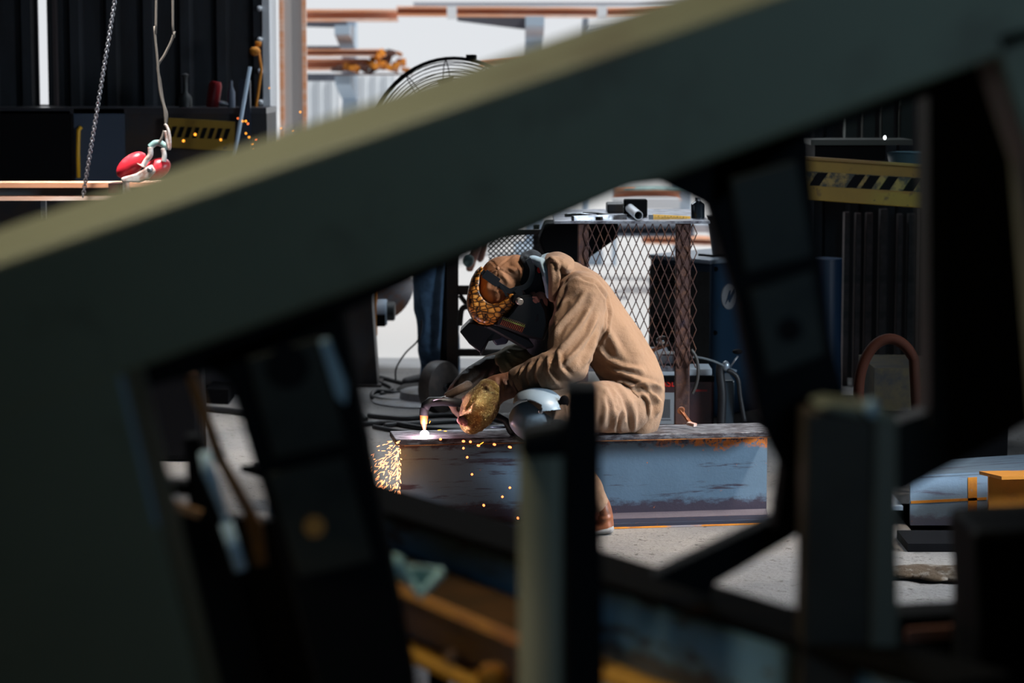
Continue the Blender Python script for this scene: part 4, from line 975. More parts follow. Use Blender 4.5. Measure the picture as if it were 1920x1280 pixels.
for x_, lb in ((1745, 'timber block propping the streaked beam at right, widened and blackened as shade'), (1960, 'timber block beyond the frame edge under the orange beam, widened and blackened as shade')):
    MB().b(P(x_-30, 0, 9).x, P(x_+95, 0, 9).x, 8.72, 9.4, 0, zb_-0.002).build('timber_shade_block', M['black'], label=lb, cat='block')  # props made wide and black, also filling in the shade under the stack
MB().b(P(1700, 0, 8.7).x, P(2200, 0, 8.7).x, 8.45, 8.70, 0, 0.03).build('floor_shade_sheet', M['black'], label='black sheet standing for shade on the floor below the streaked beam', cat='plate')  # thin black sheet in place of the shade below the stacked beams

# ============================================================ THE WORKPIECE BEAM
BH = 0.355; FW = 0.22; TF = 0.022
Lf = Vector((P(752, 823, 8.76).x, 8.76, 0)); Rf_ = Vector((P(1452, 812, 8.97).x, 8.97, 0))
bd_ = (Rf_-Lf).normalized(); bn_ = Vector((-bd_.y, bd_.x, 0))       # away from the camera
A0 = Lf+bn_*FW/2; B0 = Rf_+bn_*FW/2
wbm = thing('workpiece_beam', (A0+B0)/2, 'heavy blue grey I-beam the welder sits astride and cuts at its left end', 'steel beam')
bk = MB()
bk.bar(A0+Vector((0, 0, BH/2))+bd_*0.006, B0+Vector((0, 0, BH/2)), 0.014, BH-2*TF+0.004)
for zz, s_ in ((TF, 1), (BH-TF, -1)):     # fillets
    for q in (-1, 1):
        bk.prism([A0+bd_*0.006+Vector((0, 0, zz)), A0+bd_*0.006+bn_*0.026*q+Vector((0, 0, zz)), A0+bd_*0.006+bn_*0.006*q+Vector((0, 0, zz+s_*0.02))], B0-A0-bd_*0.006)
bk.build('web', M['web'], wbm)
mft = mat('scuffed_flange', (0.20, 0.20, 0.22), 0.34, 0.5, c2=(0.05, 0.04, 0.045), scale=60, lo=0.42, hi=0.56, stretch=(0.3, 1, 1), bump=0.3, bscale=70, rough2=0.6)
mfb = mat('rusty_flange', (0.035, 0.040, 0.065), 0.4, 0.3, c2=(0.16, 0.06, 0.03), scale=30, lo=0.60, hi=0.68)
MB().bar(A0+Vector((0, 0, BH-TF/2))-bd_*0.02, B0+Vector((0, 0, BH-TF/2)), FW, TF).build('top_flange', mft, wbm, bevel=0.004)
MB().bar(A0+Vector((0, 0, TF/2)), B0+Vector((0, 0, TF/2)), FW, TF).build('bottom_flange', mfb, wbm, bevel=0.003)
MB().bar(Lf+Vector((0, 0, 0.004))-bn_*0.001, Rf_+Vector((0, 0, 0.004))-bn_*0.001, 0.003, 0.006).build('rust_edge', M['rustorange'], wbm, label='thin orange rust line at the foot')
MB().bar(Lf+bd_*0.012-bn_*0.0008+Vector((0, 0, BH-TF)), Rf_-bn_*0.0008+Vector((0, 0, BH-TF)), 0.002, 0.003).build('rust_line', M['rust'], wbm)
# rusty brace tool standing on the flange
t_ = thing('scrap_bracket', P(1291, 795, 9.03), 'small coppery bent bracket standing on the beam top behind the welder', 'bracket')
mcu = mat('coppery_rust', (0.36, 0.13, 0.06), 0.4, 0.4, c2=(0.12, 0.05, 0.03), scale=30)
MB().bar(P(1276, 768, 9.05), P(1295, 794, 9.03), 0.02, 0.008).build('arm', mcu, t_, bevel=0.002)
MB().bar(P(1290, 793, 9.02), P(1304, 797, 9.0), 0.022, 0.012).build('foot', M['pinkwhite'], t_, bevel=0.002)
MB().cyl(P(1276, 770, 9.04), P(1278, 768, 9.07), 0.013, n=12).build('eye', mcu, t_, smooth='auto')

# ============================================================ THE WELDER
YC = 9.05
ps = thing('person', (P(1190, 0, YC).x, YC, BH), 'welder in tan work clothes sitting astride the blue grey beam, cutting its end', 'person')
body = MB()
body.loft([(1190, 772, YC, 30, .12), (1180, 720, YC, 38, .12), (1155, 660, YC, 40, .13), (1110, 595, YC, 42, .15), (1070, 550, YC, 40, .16), (1040, 525, YC, 26, .08), (1015, 530, YC-.01, 26, .055), (1000, 545, YC-.01, 24, .055)])
body.ell(P(965, 545, YC), (0.085, 0.078, 0.11), Matrix.Rotation(math.radians(-125), 3, 'Y'))
body.ell(P(962, 592, YC), (0.075, 0.06, 0.05))
# nose, brow and jaw under the mask
body.ell(P(925, 590, YC), (0.022, 0.016, 0.018)); body.ell(P(950, 612, YC), (0.03, 0.03, 0.022))
body.ell(P(1003, 560, YC-.082), (0.018, 0.012, 0.028), Matrix.Rotation(math.radians(-40), 3, 'Y'))
body.ell(P(1003, 560, YC+.078), (0.018, 0.012, 0.028), Matrix.Rotation(math.radians(-40), 3, 'Y'))
body.loft([(1085, 560, 8.89, 30, .06), (1072, 620, 8.84, 26, .05), (1062, 685, 8.77, 22, .045)]); body.loft([(1064, 688, 8.77, 22, .045), (1010, 702, 8.80, 17, .035), (962, 722, 8.84, 14, .026), (940, 735, 8.85, 16, .02)])
body.loft([(1065, 560, 9.2, 30, .06), (1030, 630, 9.27, 26, .05), (1000, 680, 9.28, 22, .045)]); body.loft([(1000, 682, 9.28, 20, .045), (940, 690, 9.2, 16, .035), (895, 705, 9.12, 13, .026)])
body.loft([(1180, 770, 8.96, 34, .07), (1100, 768, 8.83, 32, .065), (1012, 775, 8.74, 26, .055)]); body.loft([(1014, 780, 8.74, 24, .05), (1068, 870, 8.76, 19, .045), (1118, 950, 8.78, 14, .032), (1130, 985, 8.79, 12, .03)])
body.loft([(1180, 770, 9.16, 34, .07), (1100, 765, 9.3, 32, .065), (1020, 770, 9.38, 26, .055)]); body.loft([(1020, 775, 9.38, 24, .05), (1060, 850, 9.37, 19, .045), (1100, 920, 9.36, 14, .032)])
remeshed(body, 'body', M['skin'], ps, 0.009, smooth_it=3)

jk = MB()
jk.loft([(1196, 788, YC+.01, 40, .165), (1196, 752, YC, 50, .185), (1187, 712, YC, 56, .19), (1155, 655, YC, 57, .185), (1112, 600, YC, 61, .20), (1080, 553, YC, 58, .205), (1056, 522, YC, 40, .15), (1040, 508, YC, 28, .10)])
jk.ell(P(1092, 545, 8.92), (0.075, 0.085, 0.075))
jk.ell(P(1075, 545, 9.19), (0.08, 0.085, 0.075))
jk.loft([(1096, 552, 8.89, 44, .085), (1083, 595, 8.86, 49, .08), (1072, 645, 8.80, 46, .075), (1066, 690, 8.74, 38, .065)])
jk.loft([(1072, 682, 8.735, 34, .062), (1045, 692, 8.745, 38, .06), (1008, 702, 8.79, 33, .056), (972, 713, 8.83, 25, .05)])
jk.loft([(1075, 556, 9.2, 44, .085), (1040, 620, 9.27, 44, .075), (1004, 680, 9.28, 36, .065)])
jk.loft([(1006, 678, 9.28, 36, .065), (960, 682, 9.22, 30, .055), (920, 690, 9.16, 25, .05)])
F = [ # (picture points, width px, height m)
 ([(1085, 520), (1118, 532), (1136, 558), (1142, 590), (1136, 622), (1122, 650)], 3.0, -0.007),
 ([(1098, 548), (1075, 580), (1050, 610), (1034, 640)], 6, 0.010),
 ([(1112, 565), (1090, 605), (1064, 640), (1040, 665)], 6, 0.010),
 ([(1120, 590), (1102, 630), (1078, 662), (1052, 686)], 6, 0.009),
 ([(1062, 560), (1048, 585), (1034, 605)], 5, 0.009),
 ([(1118, 625), (1108, 660), (1090, 690)], 6, 0.008),
 ([(1058, 530), (1048, 560), (1040, 590)], 4, 0.007),
 # forearm folds
 ([(1048, 660), (1050, 690), (1072, 712)], 5, 0.010),
 ([(1030, 668), (1030, 695), (1048, 722)], 4.5, 0.012),
 ([(1013, 674), (1008, 700), (1022, 728)], 4, 0.012),
 ([(996, 682), (990, 705), (1002, 733)], 4, 0.012),
 ([(980, 688), (975, 708), (984, 732)], 3.5, 0.010),
 # folds over the back of the waist
 ([(1118, 648), (1140, 672), (1168, 688), (1205, 694)], 6, 0.010),
 ([(1108, 672), (1132, 700), (1150, 716), (1170, 712)], 6, 0.013),
 ([(1142, 690), (1170, 700), (1196, 712), (1226, 722), (1240, 730)], 6, 0.014),
 ([(1160, 712), (1186, 722), (1205, 720), (1222, 732)], 5, 0.013),
 ([(1176, 722), (1196, 742), (1200, 770), (1196, 798)], 6, 0.012),
 ([(1198, 730), (1216, 752), (1214, 782)], 6, 0.010),
 ([(1222, 735), (1236, 755), (1228, 778)], 5, 0.009),
 ([(1130, 600), (1150, 640), (1160, 660)], 9, 0.006),
 ([(1162, 600), (1185, 640), (1205, 675)], 12, 0.005),
]
F = [(a_, b_*0.8, c_*1.35) for a_, b_, c_ in F]
jacket = remeshed(jk, 'jacket', M['tan'], ps, 0.0065, folds=F, smooth_it=3, amp=0.0045, nscale=13, stretch=(1, 1, 0.6))
# shirt collar / jacket collar / cuffs
colr = MB(); colr.loft([(1062, 500, YC-.02, 20, .135), (1044, 492, YC-.02, 20, .12), (1030, 492, YC-.02, 17, .105)])
colr.loft([(1038, 490, YC-.1, 14, .03), (1040, 520, YC-.125, 12, .025), (1036, 560, YC-.125, 8, .02)])
remeshed(colr, 'jacket_collar', M['tan'], ps, 0.006, folds=[([(1030, 480), (1046, 494), (1048, 520), (1042, 552)], 3, 0.006)], smooth_it=3, amp=0.002, nscale=20)
sc_ = MB(); sc_.loft([(1008, 490, YC-.05, 9, .05), (1020, 500, YC-.085, 10, .03), (1026, 525, YC-.105, 8, .025), (1029, 556, YC-.11, 5, .018)])
sc_.loft([(1030, 488, YC, 14, .095), (1012, 490, YC, 9, .085)])
remeshed(sc_, 'shirt_collar', M['shirt'], ps, 0.005, folds=[([(1012, 488), (1024, 520), (1027, 550)], 2.5, 0.005)], smooth_it=2, amp=0.002, nscale=25)
# yoke seam stitched line
# trousers
tr = MB()
tr.loft([(1196, 772, YC, 40, .15), (1178, 762, YC, 48, .17), (1150, 758, YC, 48, .16)])
tr.loft([(1182, 764, 8.95, 50, .10), (1130, 762, 8.86, 49, .10), (1070, 766, 8.78, 45, .085), (1015, 772, 8.74, 40, .07)])
tr.loft([(1012, 778, 8.74, 38, .065), (1040, 825, 8.745, 32, .06), (1088, 895, 8.765, 30, .058), (1121, 942, 8.78, 21, .05)])
tr.loft([(1182, 764, 9.14, 48, .10), (1100, 765, 9.3, 46, .10), (1020, 772, 9.38, 40, .07)])
tr.loft([(1020, 778, 9.38, 38, .065), (1060, 850, 9.37, 30, .06), (1100, 915, 9.36, 24, .05)])
TFo = [([(1068, 712), (1100, 722), (1135, 730), (1150, 760), (1152, 800)], 5, 0.009),
 ([(1150, 722), (1168, 742), (1178, 775), (1184, 808)], 4, -0.008), ([(1130, 735), (1135, 765), (1130, 800)], 5, 0.009),
 ([(1172, 765), (1162, 782), (1158, 802), (1160, 812)], 3, -0.006), ([(1118, 728), (1118, 760), (1112, 800)], 6, 0.006),
 ([(1150, 738), (1160, 765), (1148, 806)], 4, 0.007), ([(1120, 880), (1128, 915), (1130, 940)], 4, 0.005), ([(1180, 745), (1190, 775), (1188, 806)], 5, 0.008)]
remeshed(tr, 'trousers', M['tan2'], ps, 0.0075, folds=TFo, smooth_it=4, amp=0.003, nscale=14)
# pocket flap stitches
pk = MB(); 
pk.build if False else None
# boots
def boot(dx, Yq, parent):
    b_ = MB()
    b_.loft([(1128+dx, 942, Yq, 15, .045), (1133+dx, 962, Yq, 16, .047), (1132+dx, 984, Yq, 20, .045)])
    b_.loft([(1140+dx, 984, Yq, 13, .045), (1105+dx, 990, Yq, 13, .05), (1078+dx, 994, Yq, 10, .045)])
    bt = remeshed(b_, 'boot', mat('brown_boot_leather', (0.26, 0.085, 0.035), 0.45, c2=(0.12, 0.05, 0.03), scale=16), parent, 0.006, smooth_it=3, folds=[([(1118+dx, 968), (1134+dx, 974), (1150+dx, 966)], 3, 0.004)])
    so = MB(); so.loft([(1143+dx, 989, Yq, 11, .047), (1105+dx, 995, Yq, 8, .052), (1072+dx, 997, Yq, 7, .045)])
    remeshed(so, 'sole', mat('grey_sole', (0.30, 0.29, 0.28), 0.7, c2=(0.15, 0.14, 0.14), scale=14), parent, 0.006, smooth_it=3)
boot(0, 8.79, ps)
bf = MB(); bf.loft([(1103, 910, 9.36, 15, .045), (1108, 935, 9.36, 18, .045)]); bf.loft([(1115, 938, 9.36, 13, .045), (1060, 946, 9.36, 10, .045)])
remeshed(bf, 'boot', M['leather2'], ps, 0.008)
# knee pad
KYp = 8.70
kp = MB()
kp.ell(P(1003, 792, KYp+.03), (0.098, 0.085, 0.075), Matrix.Rotation(math.radians(20), 3, 'Y'), 32, 20)
knee = remeshed(kp, 'knee_pad', M['pad'], ps, 0.005, smooth_it=2, folds=[([(955, 790), (975, 805), (1010, 812)], 8, 0.004)])
kp2 = MB(); kp2.ell(P(1014, 763, KYp+.025), (0.100, 0.105, 0.068), Matrix.Rotation(math.radians(14), 3, 'Y'), 160, 110)
# keep the upper plate only: arched lower edge
vs = kp2.v; keep = []
XX, YY = proj(np.array([tuple(v) for v in vs]))
def arc_y(x): 
    if x < 1014: return 771-22*math.sin(max(0, min(1, (x-950)/64))*PI*0.75+0.2)
    return 771+(x-1014)*-0.1
ok = [YY[i] < arc_y(XX[i])+1 for i in range(len(vs))]
f2 = [f for f in kp2.f if all(ok[i] for i in f)]
kp2.f = f2
kp2.build('upper_plate', M['pad'], knee, smooth=True, solid=0.006)
MB().ell(P(1014, 771, KYp-.072), (0.009, 0.006, 0.009)).build('rivet', M['steel'], knee, smooth=True)
MB().ppx([(1036, 788), (1042, 764), (1062, 752), (1066, 790), (1050, 800)], KYp-.05, 0.04).build('strap_slot', M['tan2'], knee, bevel=0.004)
MB().ell(P(1058, 752, KYp-.04), (0.018, 0.012, 0.022)).build('buckle', M['black'], knee, smooth=True)
MB().tube(sp([(1034, 795), (1042, 790), (1056, 792), (1064, 800)], KYp-.055, 0), 0.008).build('strap', M['rubber'], knee, smooth=True)

# ---- head: cap, bandana, hood
cp = MB(); cp.ell(P(947, 527, YC), (0.098, 0.088, 0.094), Matrix.Rotation(math.radians(30), 3, 'Y'), 36, 24)
cp.ell(P(968, 508, YC), (0.055, 0.084, 0.062)); cp.ell(P(925, 545, YC), (0.058, 0.088, 0.066))
capo = remeshed(cp, 'cap', M['cap'], ps, 0.0055, smooth_it=5, amp=0.0015, nscale=14, folds=[
 ([(933, 503), (950, 512), (968, 524), (984, 535)], 1.6, -0.0035), ([(933, 503), (925, 492), (918, 488)], 1.6, -0.003), ([(933, 503), (915, 512), (904, 520)], 1.6, -0.003),
 ([(933, 503), (948, 490), (965, 477)], 1.6, -0.003), ([(933, 503), (932, 530), (940, 560)], 1.6, -0.003), ([(948, 500), (962, 506), (972, 512)], 3.5, 0.004), ([(940, 512), (948, 522), (955, 532)], 3.5, 0.004), ([(925, 510), (915, 530), (912, 545)], 4, 0.004)])
MB().ell(P(933, 503, YC-.082), (0.007, 0.007, 0.007)).build('button', M['cap'], capo, smooth=True)
hd = MB()
hd.ell(P(993, 520, YC), (0.062, 0.084, 0.105), Matrix.Rotation(math.radians(8), 3, 'Y'), 30, 20)
hd.loft([(985, 486, YC, 15, .08), (1004, 505, YC, 17, .085), (1012, 540, YC, 14, .08)])
hd.loft([(1010, 560, YC-.03, 20, .08), (1008, 600, YC-.03, 30, .085), (1008, 640, YC, 26, .09)])
bandana = remeshed(hd, 'bandana', M['hood'], ps, 0.0055, smooth_it=4, amp=0.002, nscale=20, folds=[([(985, 480), (1000, 510), (1004, 545)], 3, 0.005), ([(972, 478), (992, 505), (996, 545)], 3, 0.005), ([(1008, 500), (1014, 530), (1008, 560)], 3, 0.005)])
MB().ell(P(1011, 506, YC-.093), (0.008, 0.005, 0.012)).build('red_mark', mat('red_cloth', (0.6, 0.02, 0.02), 0.7), bandana, smooth=True)
# ear and cheek lit red by the work, showing between bandana and helmet
er = MB(); er.ell(P(1004, 562, YC-.105), (0.02, 0.012, 0.028), Matrix.Rotation(math.radians(-40), 3, 'Y')); er.ell(P(1013, 566, YC-.085), (0.03, 0.02, 0.04))
remeshed(er, 'ear', M['skin'], ps, 0.004, smooth_it=2, folds=[([(998, 556), (1006, 556), (1012, 566)], 2, 0.004)])
# helmet: reptile leather crown band
helm = thing('tmp_h', (0, 0, 0), 'x', 'x'); bpy.data.objects.remove(helm)
crescent = [(903, 499), (893, 508), (885, 522), (879, 542), (876, 562), (878, 580), (886, 597), (897, 606), (912, 610), (926, 608), (940, 600), (955, 585), (967, 570), (974, 559), (962, 550), (955, 552), (946, 562), (934, 569), (920, 570), (907, 562), (899, 548), (897, 530), (900, 514), (907, 504)]
hb = MB()
cx_ = np.mean([a for a, b in crescent]); 
def ring(Yq, k):
    out = []
    n_ = 14
    for i, (a, b) in enumerate(crescent):
        # pull the outer edge inwards towards the sides
        out.append(P(a+(930-a)*k*(1 if i < n_ else 0.0), b+(545-b)*k*(1 if i < n_ else 0.0), Yq))
    return out
ys = [(-.112, .13), (-.105, .05), (-.085, 0.0), (0, -0.03), (.085, 0.0), (.105, .05), (.112, .13)]
rs_ = [ring(YC+dy_, k) for dy_, k in ys]; n_c = len(crescent)
vsx = [v for r_ in rs_ for v in r_]; fsx = []
for i in range(len(rs_)-1):
    for k in range(n_c): fsx.append((i*n_c+k, i*n_c+(k+1) % n_c, (i+1)*n_c+(k+1) % n_c, (i+1)*n_c+k))
fsx.append(tuple(range(n_c))[::-1]); fsx.append(tuple((len(rs_)-1)*n_c+k for k in range(n_c)))
hb.add(vsx, fsx)
helmet = MB()
helmet.ppx([(962, 556), (1000, 551), (1016, 562), (1026, 582), (1030, 612), (1020, 640), (990, 634), (950, 618), (922, 609), (942, 600), (958, 583), (970, 566)], YC-.115, .23)
helmet.ppx([(925, 604), (990, 632), (1012, 650), (985, 656), (925, 622), (905, 612)], YC-.09, .18)
hs = helmet.build('welding_helmet', M['plastic'], ps, bevel=0.012)
hs['label'] = 'black welding helmet shell with an orange reptile leather crown'
leatherband = remeshed(hb, 'leather_crown', M['croc'], hs, 0.0045, smooth_it=2)
leatherband['label'] = 'orange scaled leather crown band'
fb = MB(); fb.ppx([(862, 622), (880, 604), (912, 611), (950, 626), (935, 636), (915, 640), (905, 666), (899, 660), (880, 645)], YC-.075, .15)
fb.ppx([(899, 662), (914, 636), (918, 636), (903, 668)], YC-.09, .18)
fb.build('lens_housing', M['plastic'], hs, bevel=0.006)
MB().ppx([(925, 618), (958, 630), (950, 645), (930, 648), (921, 636)], YC-.06, .12).build('chin_guard', mat('dark_blue_plastic', (0.03, 0.035, 0.06), 0.3), hs, bevel=0.006)
# louvre label
lv = MB().ppx([(942, 592), (986, 608), (980, 624), (976, 625), (932, 606), (935, 599)], YC-.119, .005).build('vent_plate', mat('vent_dark', (0.03, 0.015, 0.015), 0.4), hs, bevel=0.001)
vg = MB(); vr = MB()
for k in range(13):
    f = k/12; x_ = 944+39*f; y_ = 594.5+14*f
    vr.tube([P(x_-1, y_+5, YC-.1215), P(x_-5.5, y_+14, YC-.1215)], 0.0010, 5)
    vg.tube([P(x_+.5, y_+0.5, YC-.1215), P(x_-1.8, y_+3.6, YC-.1215), P(x_+1.6, y_+4.2, YC-.1215)], 0.0009, 5)
vr.build('orange_ribs', mat('orange_ribs', (0.45, 0.10, 0.04), 0.4), lv); vg.build('green_ribs', mat('green_ribs', (0.35, 0.5, 0.10), 0.4), lv)
kn = MB().cyl(P(971, 563, YC-.115), P(976, 566, YC-.142), 0.013, n=20).build('silver_knob', mat('silver_knob', (0.65, 0.6, 0.56), 0.35, 0.7), hs, bevel=0.003, smooth='auto')
MB().cyl(P(966, 560, YC-.11), P(970, 562, YC-.125), 0.018, n=20).build('knob_base', M['black'], hs, smooth='auto')
for x_, y_ in ((959, 557), (946, 577), (931, 596)):
    MB().ell(P(x_, y_, YC-.108), (0.0035, 0.003, 0.0035), n=10, m=6).build('rivet', M['black'], hs)
# head band straps of the helmet
def strap(pts, Yq, wd, nm='headgear_strap'):
    q = sp(pts, Yq, 0)
    mb = MB(); vs = []; 
    m_ = len(q)
    for i, p_ in enumerate(q):
        t = (q[min(m_-1, i+1)]-q[max(0, i-1)]).normalized(); nrm = Vector((t.z, 0, -t.x))*wd/2
        vs += [p_+nrm, p_-nrm]
    mb.add(vs, [(2*i, 2*i+1, 2*i+3, 2*i+2) for i in range(m_-1)])
    return mb.build(nm, M['plastic'], hs, solid=0.008)
strap([(904, 508), (916, 521), (930, 530), (942, 538), (955, 545), (968, 542), (985, 537), (995, 524), (998, 505), (990, 485)], YC-.098, .020)
strap([(908, 512), (922, 522), (934, 530)], YC-.101, .034)
strap([(938, 535), (946, 546), (952, 556), (962, 560)], YC-.10, .009)
strap([(968, 542), (974, 550), (972, 562)], YC-.104, .024)

# ---- gloves
gl = MB()
gl.loft([(975, 712, 8.835, 23, .052), (955, 722, 8.84, 25, .05), (930, 730, 8.845, 27, .048), (905, 752, 8.85, 30, .045), (888, 772, 8.86, 26, .04)])
# fingers curled round the torch handle and thumb
for i, (x_, y_) in enumerate(((880, 748), (874, 758), (870, 769), (870, 780))):
    gl.loft([(898, 752+i*8, 8.86+i*.01, 9, .016), (x_+4, y_, 8.875+i*.008, 8, .015), (x_-4+i, y_+8, 8.90+i*.006, 7, .013), (x_+2+i, y_+17-i, 8.915, 6, .012)], n=12)
gl.loft([(915, 735, 8.80, 10, .018), (892, 738, 8.83, 9, .016), (872, 750, 8.86, 7.5, .014)], n=12)
gln = remeshed(gl, 'glove', M['leather2'], ps, 0.0045, smooth_it=3, amp=0.0015, nscale=30, label='brown leather glove', folds=[([(960, 700), (964, 722), (972, 738)], 3, 0.006), ([(935, 705), (940, 730), (938, 752)], 4, -0.004), ([(944, 715), (950, 724), (945, 735)], 3, 0.005)])
gs = MB()
gs.loft([(916, 728, 8.80, 22, .055), (906, 752, 8.80, 34, .062), (892, 778, 8.81, 33, .058), (882, 795, 8.82, 22, .045)])
gs.ell(P(884, 795, 8.83), (0.05, 0.05, 0.018), Matrix.Rotation(math.radians(25), 3, 'Y'))
shield = remeshed(gs, 'heat_shield', M['gold'], gln, 0.005, smooth_it=2, amp=0.0012, nscale=40, label='gold crinkled heat shield on the back of the glove', folds=[([(908, 722), (922, 732), (936, 742)], 2.5, 0.006), ([(862, 780), (872, 790), (884, 800)], 3, 0.005), ([(890, 738), (875, 760), (862, 782)], 2.5, 0.005)])
bt_ = MB(); bt_.ell(P(866, 788, 8.775), (0.018, 0.012, 0.016), Matrix.Rotation(math.radians(30), 3, 'Y')); bt_.ell(P(873, 792, 8.77), (0.012, 0.01, 0.014))
remeshed(bt_, 'burnt_tip', mat('burnt_pink_leather', (0.75, 0.30, 0.30), 0.5, c2=(0.2, 0.05, 0.03), scale=50), gln, 0.003, smooth_it=1, amp=0.002, nscale=60, label='burnt pinkish tip of the heat shield')
g2 = MB()
g2.loft([(965, 690, 9.2, 30, .055), (930, 695, 9.16, 31, .052), (900, 708, 9.12, 30, .048), (868, 728, 9.07, 24, .042), (850, 742, 9.05, 16, .038)])
for i, (x_, y_) in enumerate(((842, 740), (846, 750), (852, 760), (860, 768))):
    g2.loft([(868, 732+i*9, 9.03+i*.008, 9, .016), (x_+2, y_, 8.985, 8, .015), (x_+2, y_+10, 8.965, 7, .013), (x_+12, y_+14, 8.985, 6, .012)], n=12)
g2.loft([(878, 722, 8.99, 10, .017), (858, 732, 8.96, 8, .015), (838, 742, 8.955, 7, .013)], n=12)
remeshed(g2, 'glove', M['leather'], ps, 0.005, smooth_it=3, amp=0.002, nscale=24, label='dark far glove gripping the torch', folds=[([(915, 690), (905, 705), (880, 725)], 4, 0.006), ([(940, 680), (925, 700), (922, 715)], 4, 0.007)])
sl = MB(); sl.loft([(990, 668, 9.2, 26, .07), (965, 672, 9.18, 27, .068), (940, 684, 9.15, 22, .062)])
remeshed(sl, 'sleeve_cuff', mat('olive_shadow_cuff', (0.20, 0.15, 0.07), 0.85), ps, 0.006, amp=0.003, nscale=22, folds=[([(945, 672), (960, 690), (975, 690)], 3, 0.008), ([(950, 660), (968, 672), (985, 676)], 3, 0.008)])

# ---- cutting torch
TT = P(796, 812, 8.87)
th = thing('cutting_torch', (TT.x, TT.y, BH), 'black plasma cutting torch with a glowing orange tip on the beam end', 'torch')
MB().tube([P(796, 770, 8.88), P(798, 760, 8.88), P(806, 753, 8.89), P(830, 752, 8.91), P(870, 756, 8.95)], [0.0155, 0.018, 0.018, 0.0165, 0.016], 14).build('handle', M['rubber'], th, smooth=True)
MB().cyl(P(812, 750, 8.875), P(836, 743, 8.885), 0.003).build('trigger_guard', M['steel'], th, smooth=True)
MB().cyl(P(795, 778, 8.88), P(796, 764, 8.88), 0.0175).build('collar', M['rubber'], th, smooth='auto')
MB().cyl(P(795, 794, 8.878), P(795, 777, 8.88), 0.0135, 0.0165).build('shield_cup', M['copper'], th, smooth='auto')
MB().cyl(P(796, 806, 8.875), P(795, 793, 8.878), 0.005, 0.011).build('nozzle', M['hotnozzle'], th, smooth='auto', label='glowing red hot nozzle')
MB().tube([P(890, 758, 8.93), P(925, 775, 8.85), P(948, 788, 8.83), P(957, 808, 8.84), P(962, 813, 8.87), P(985, 809, 8.95), P(1005, 804, 9.02), P(1020, 800, 9.08)], 0.0125, 10).build('torch_cable', M['rubber'], th, smooth=True)
MB().ell(Vector((TT.x, TT.y, BH+0.006)), (0.016, 0.014, 0.012)).build('arc', M['hot'], th, smooth=True, label='blinding white cutting arc')
l_ = bpy.data.lights.new('arc_light', 'POINT'); l_.energy = 3.0; l_.color = (1.0, 0.62, 0.72); l_.shadow_soft_size = 0.012
lo2 = bpy.data.objects.new('arc_light', l_); COL.objects.link(lo2); lo2.location = (TT.x-0.002, TT.y-0.035, BH+0.028)
l_ = bpy.data.lights.new('spark_glow', 'POINT'); l_.energy = 0.9; l_.color = (1.0, 0.35, 0.08); l_.shadow_soft_size = 0.03
lo3 = bpy.data.objects.new('spark_glow', l_); COL.objects.link(lo3); lo3.location = P(730, 870, 8.75)
MB().ell(P(936, 800, 8.93), (0.035, 0.02, 0.006)).build('crumpled_foil', mat('pale_blue_foil', (0.35, 0.55, 0.7), 0.25, 0.5), label='small pale blue glossy scrap on the beam flange behind the torch cable', cat='scrap', smooth=True)

# ---- sparks
sk_ = MB(); rs = random.Random(11)
def streak(mb, x, y, L, ang, Yq, r):
    a = P(x, y, Yq); b_ = P(x+L*math.cos(ang), y+L*math.sin(ang), Yq)
    mb.tube([a, a.lerp(b_, .5), b_], [r*0.5, r, r*0.6], 5)
for i in range(190):
    u = rs.random(); y = 822+105*(rs.random()**0.75)
    spread = 12+95*min(1, (y-815)/90)
    x = 751-abs(rs.gauss(0, 0.42))*spread-rs.random()*3
    if x < 655: continue
    L = rs.uniform(2, 11); ang = math.atan2(y-800, x-795)+rs.gauss(0, 0.35)
    streak(sk_, x, y, L, ang, 8.8+rs.gauss(0, .05), rs.uniform(.0009, .0019))
for i in range(45):
    y = 830+95*rs.random(); streak(sk_, 751-rs.random()*7, y, rs.uniform(3, 7), PI/2+rs.gauss(0, .3), 8.78+rs.gauss(0, .02), .002)
for i in range(18):
    y = 905+rs.random()*30; streak(sk_, 670+rs.random()*70, y+0, rs.uniform(3, 8), PI*0.75+rs.gauss(0, .4), 8.8+rs.gauss(0, .05), .002)
sk_.build('spark_shower', M['sparkw'], label='dense shower of orange white sparks falling off the beam end', cat='sparks', kind='stuff')
drop = None
DR = [(869, 827, 6, 0.05, 1), (882, 828, 5, 0.1, 1), (869, 840, 4, 0.3, 1), (876, 857, 4, 0.8, 1), (885, 889, 4, 1.0, 1), (897, 835, 6, 0.2, 1), (927, 833, 6, .3, 1), (956, 838, 7, .3, 1),
   (956, 914, 4, 1.2, 1), (942, 931, 4, 1.2, 1), (907, 947, 5, 1.1, 1), (971, 971, 5, 1.2, 1), (826, 823, 5, 0, 1), (806, 791, 5, -1.1, 0), (824, 806, 7, -.1, 0), (835, 808, 6, 0, 0), (903, 831, 9, -.6, 0), (1343, 1069, 3, 0, 0)]
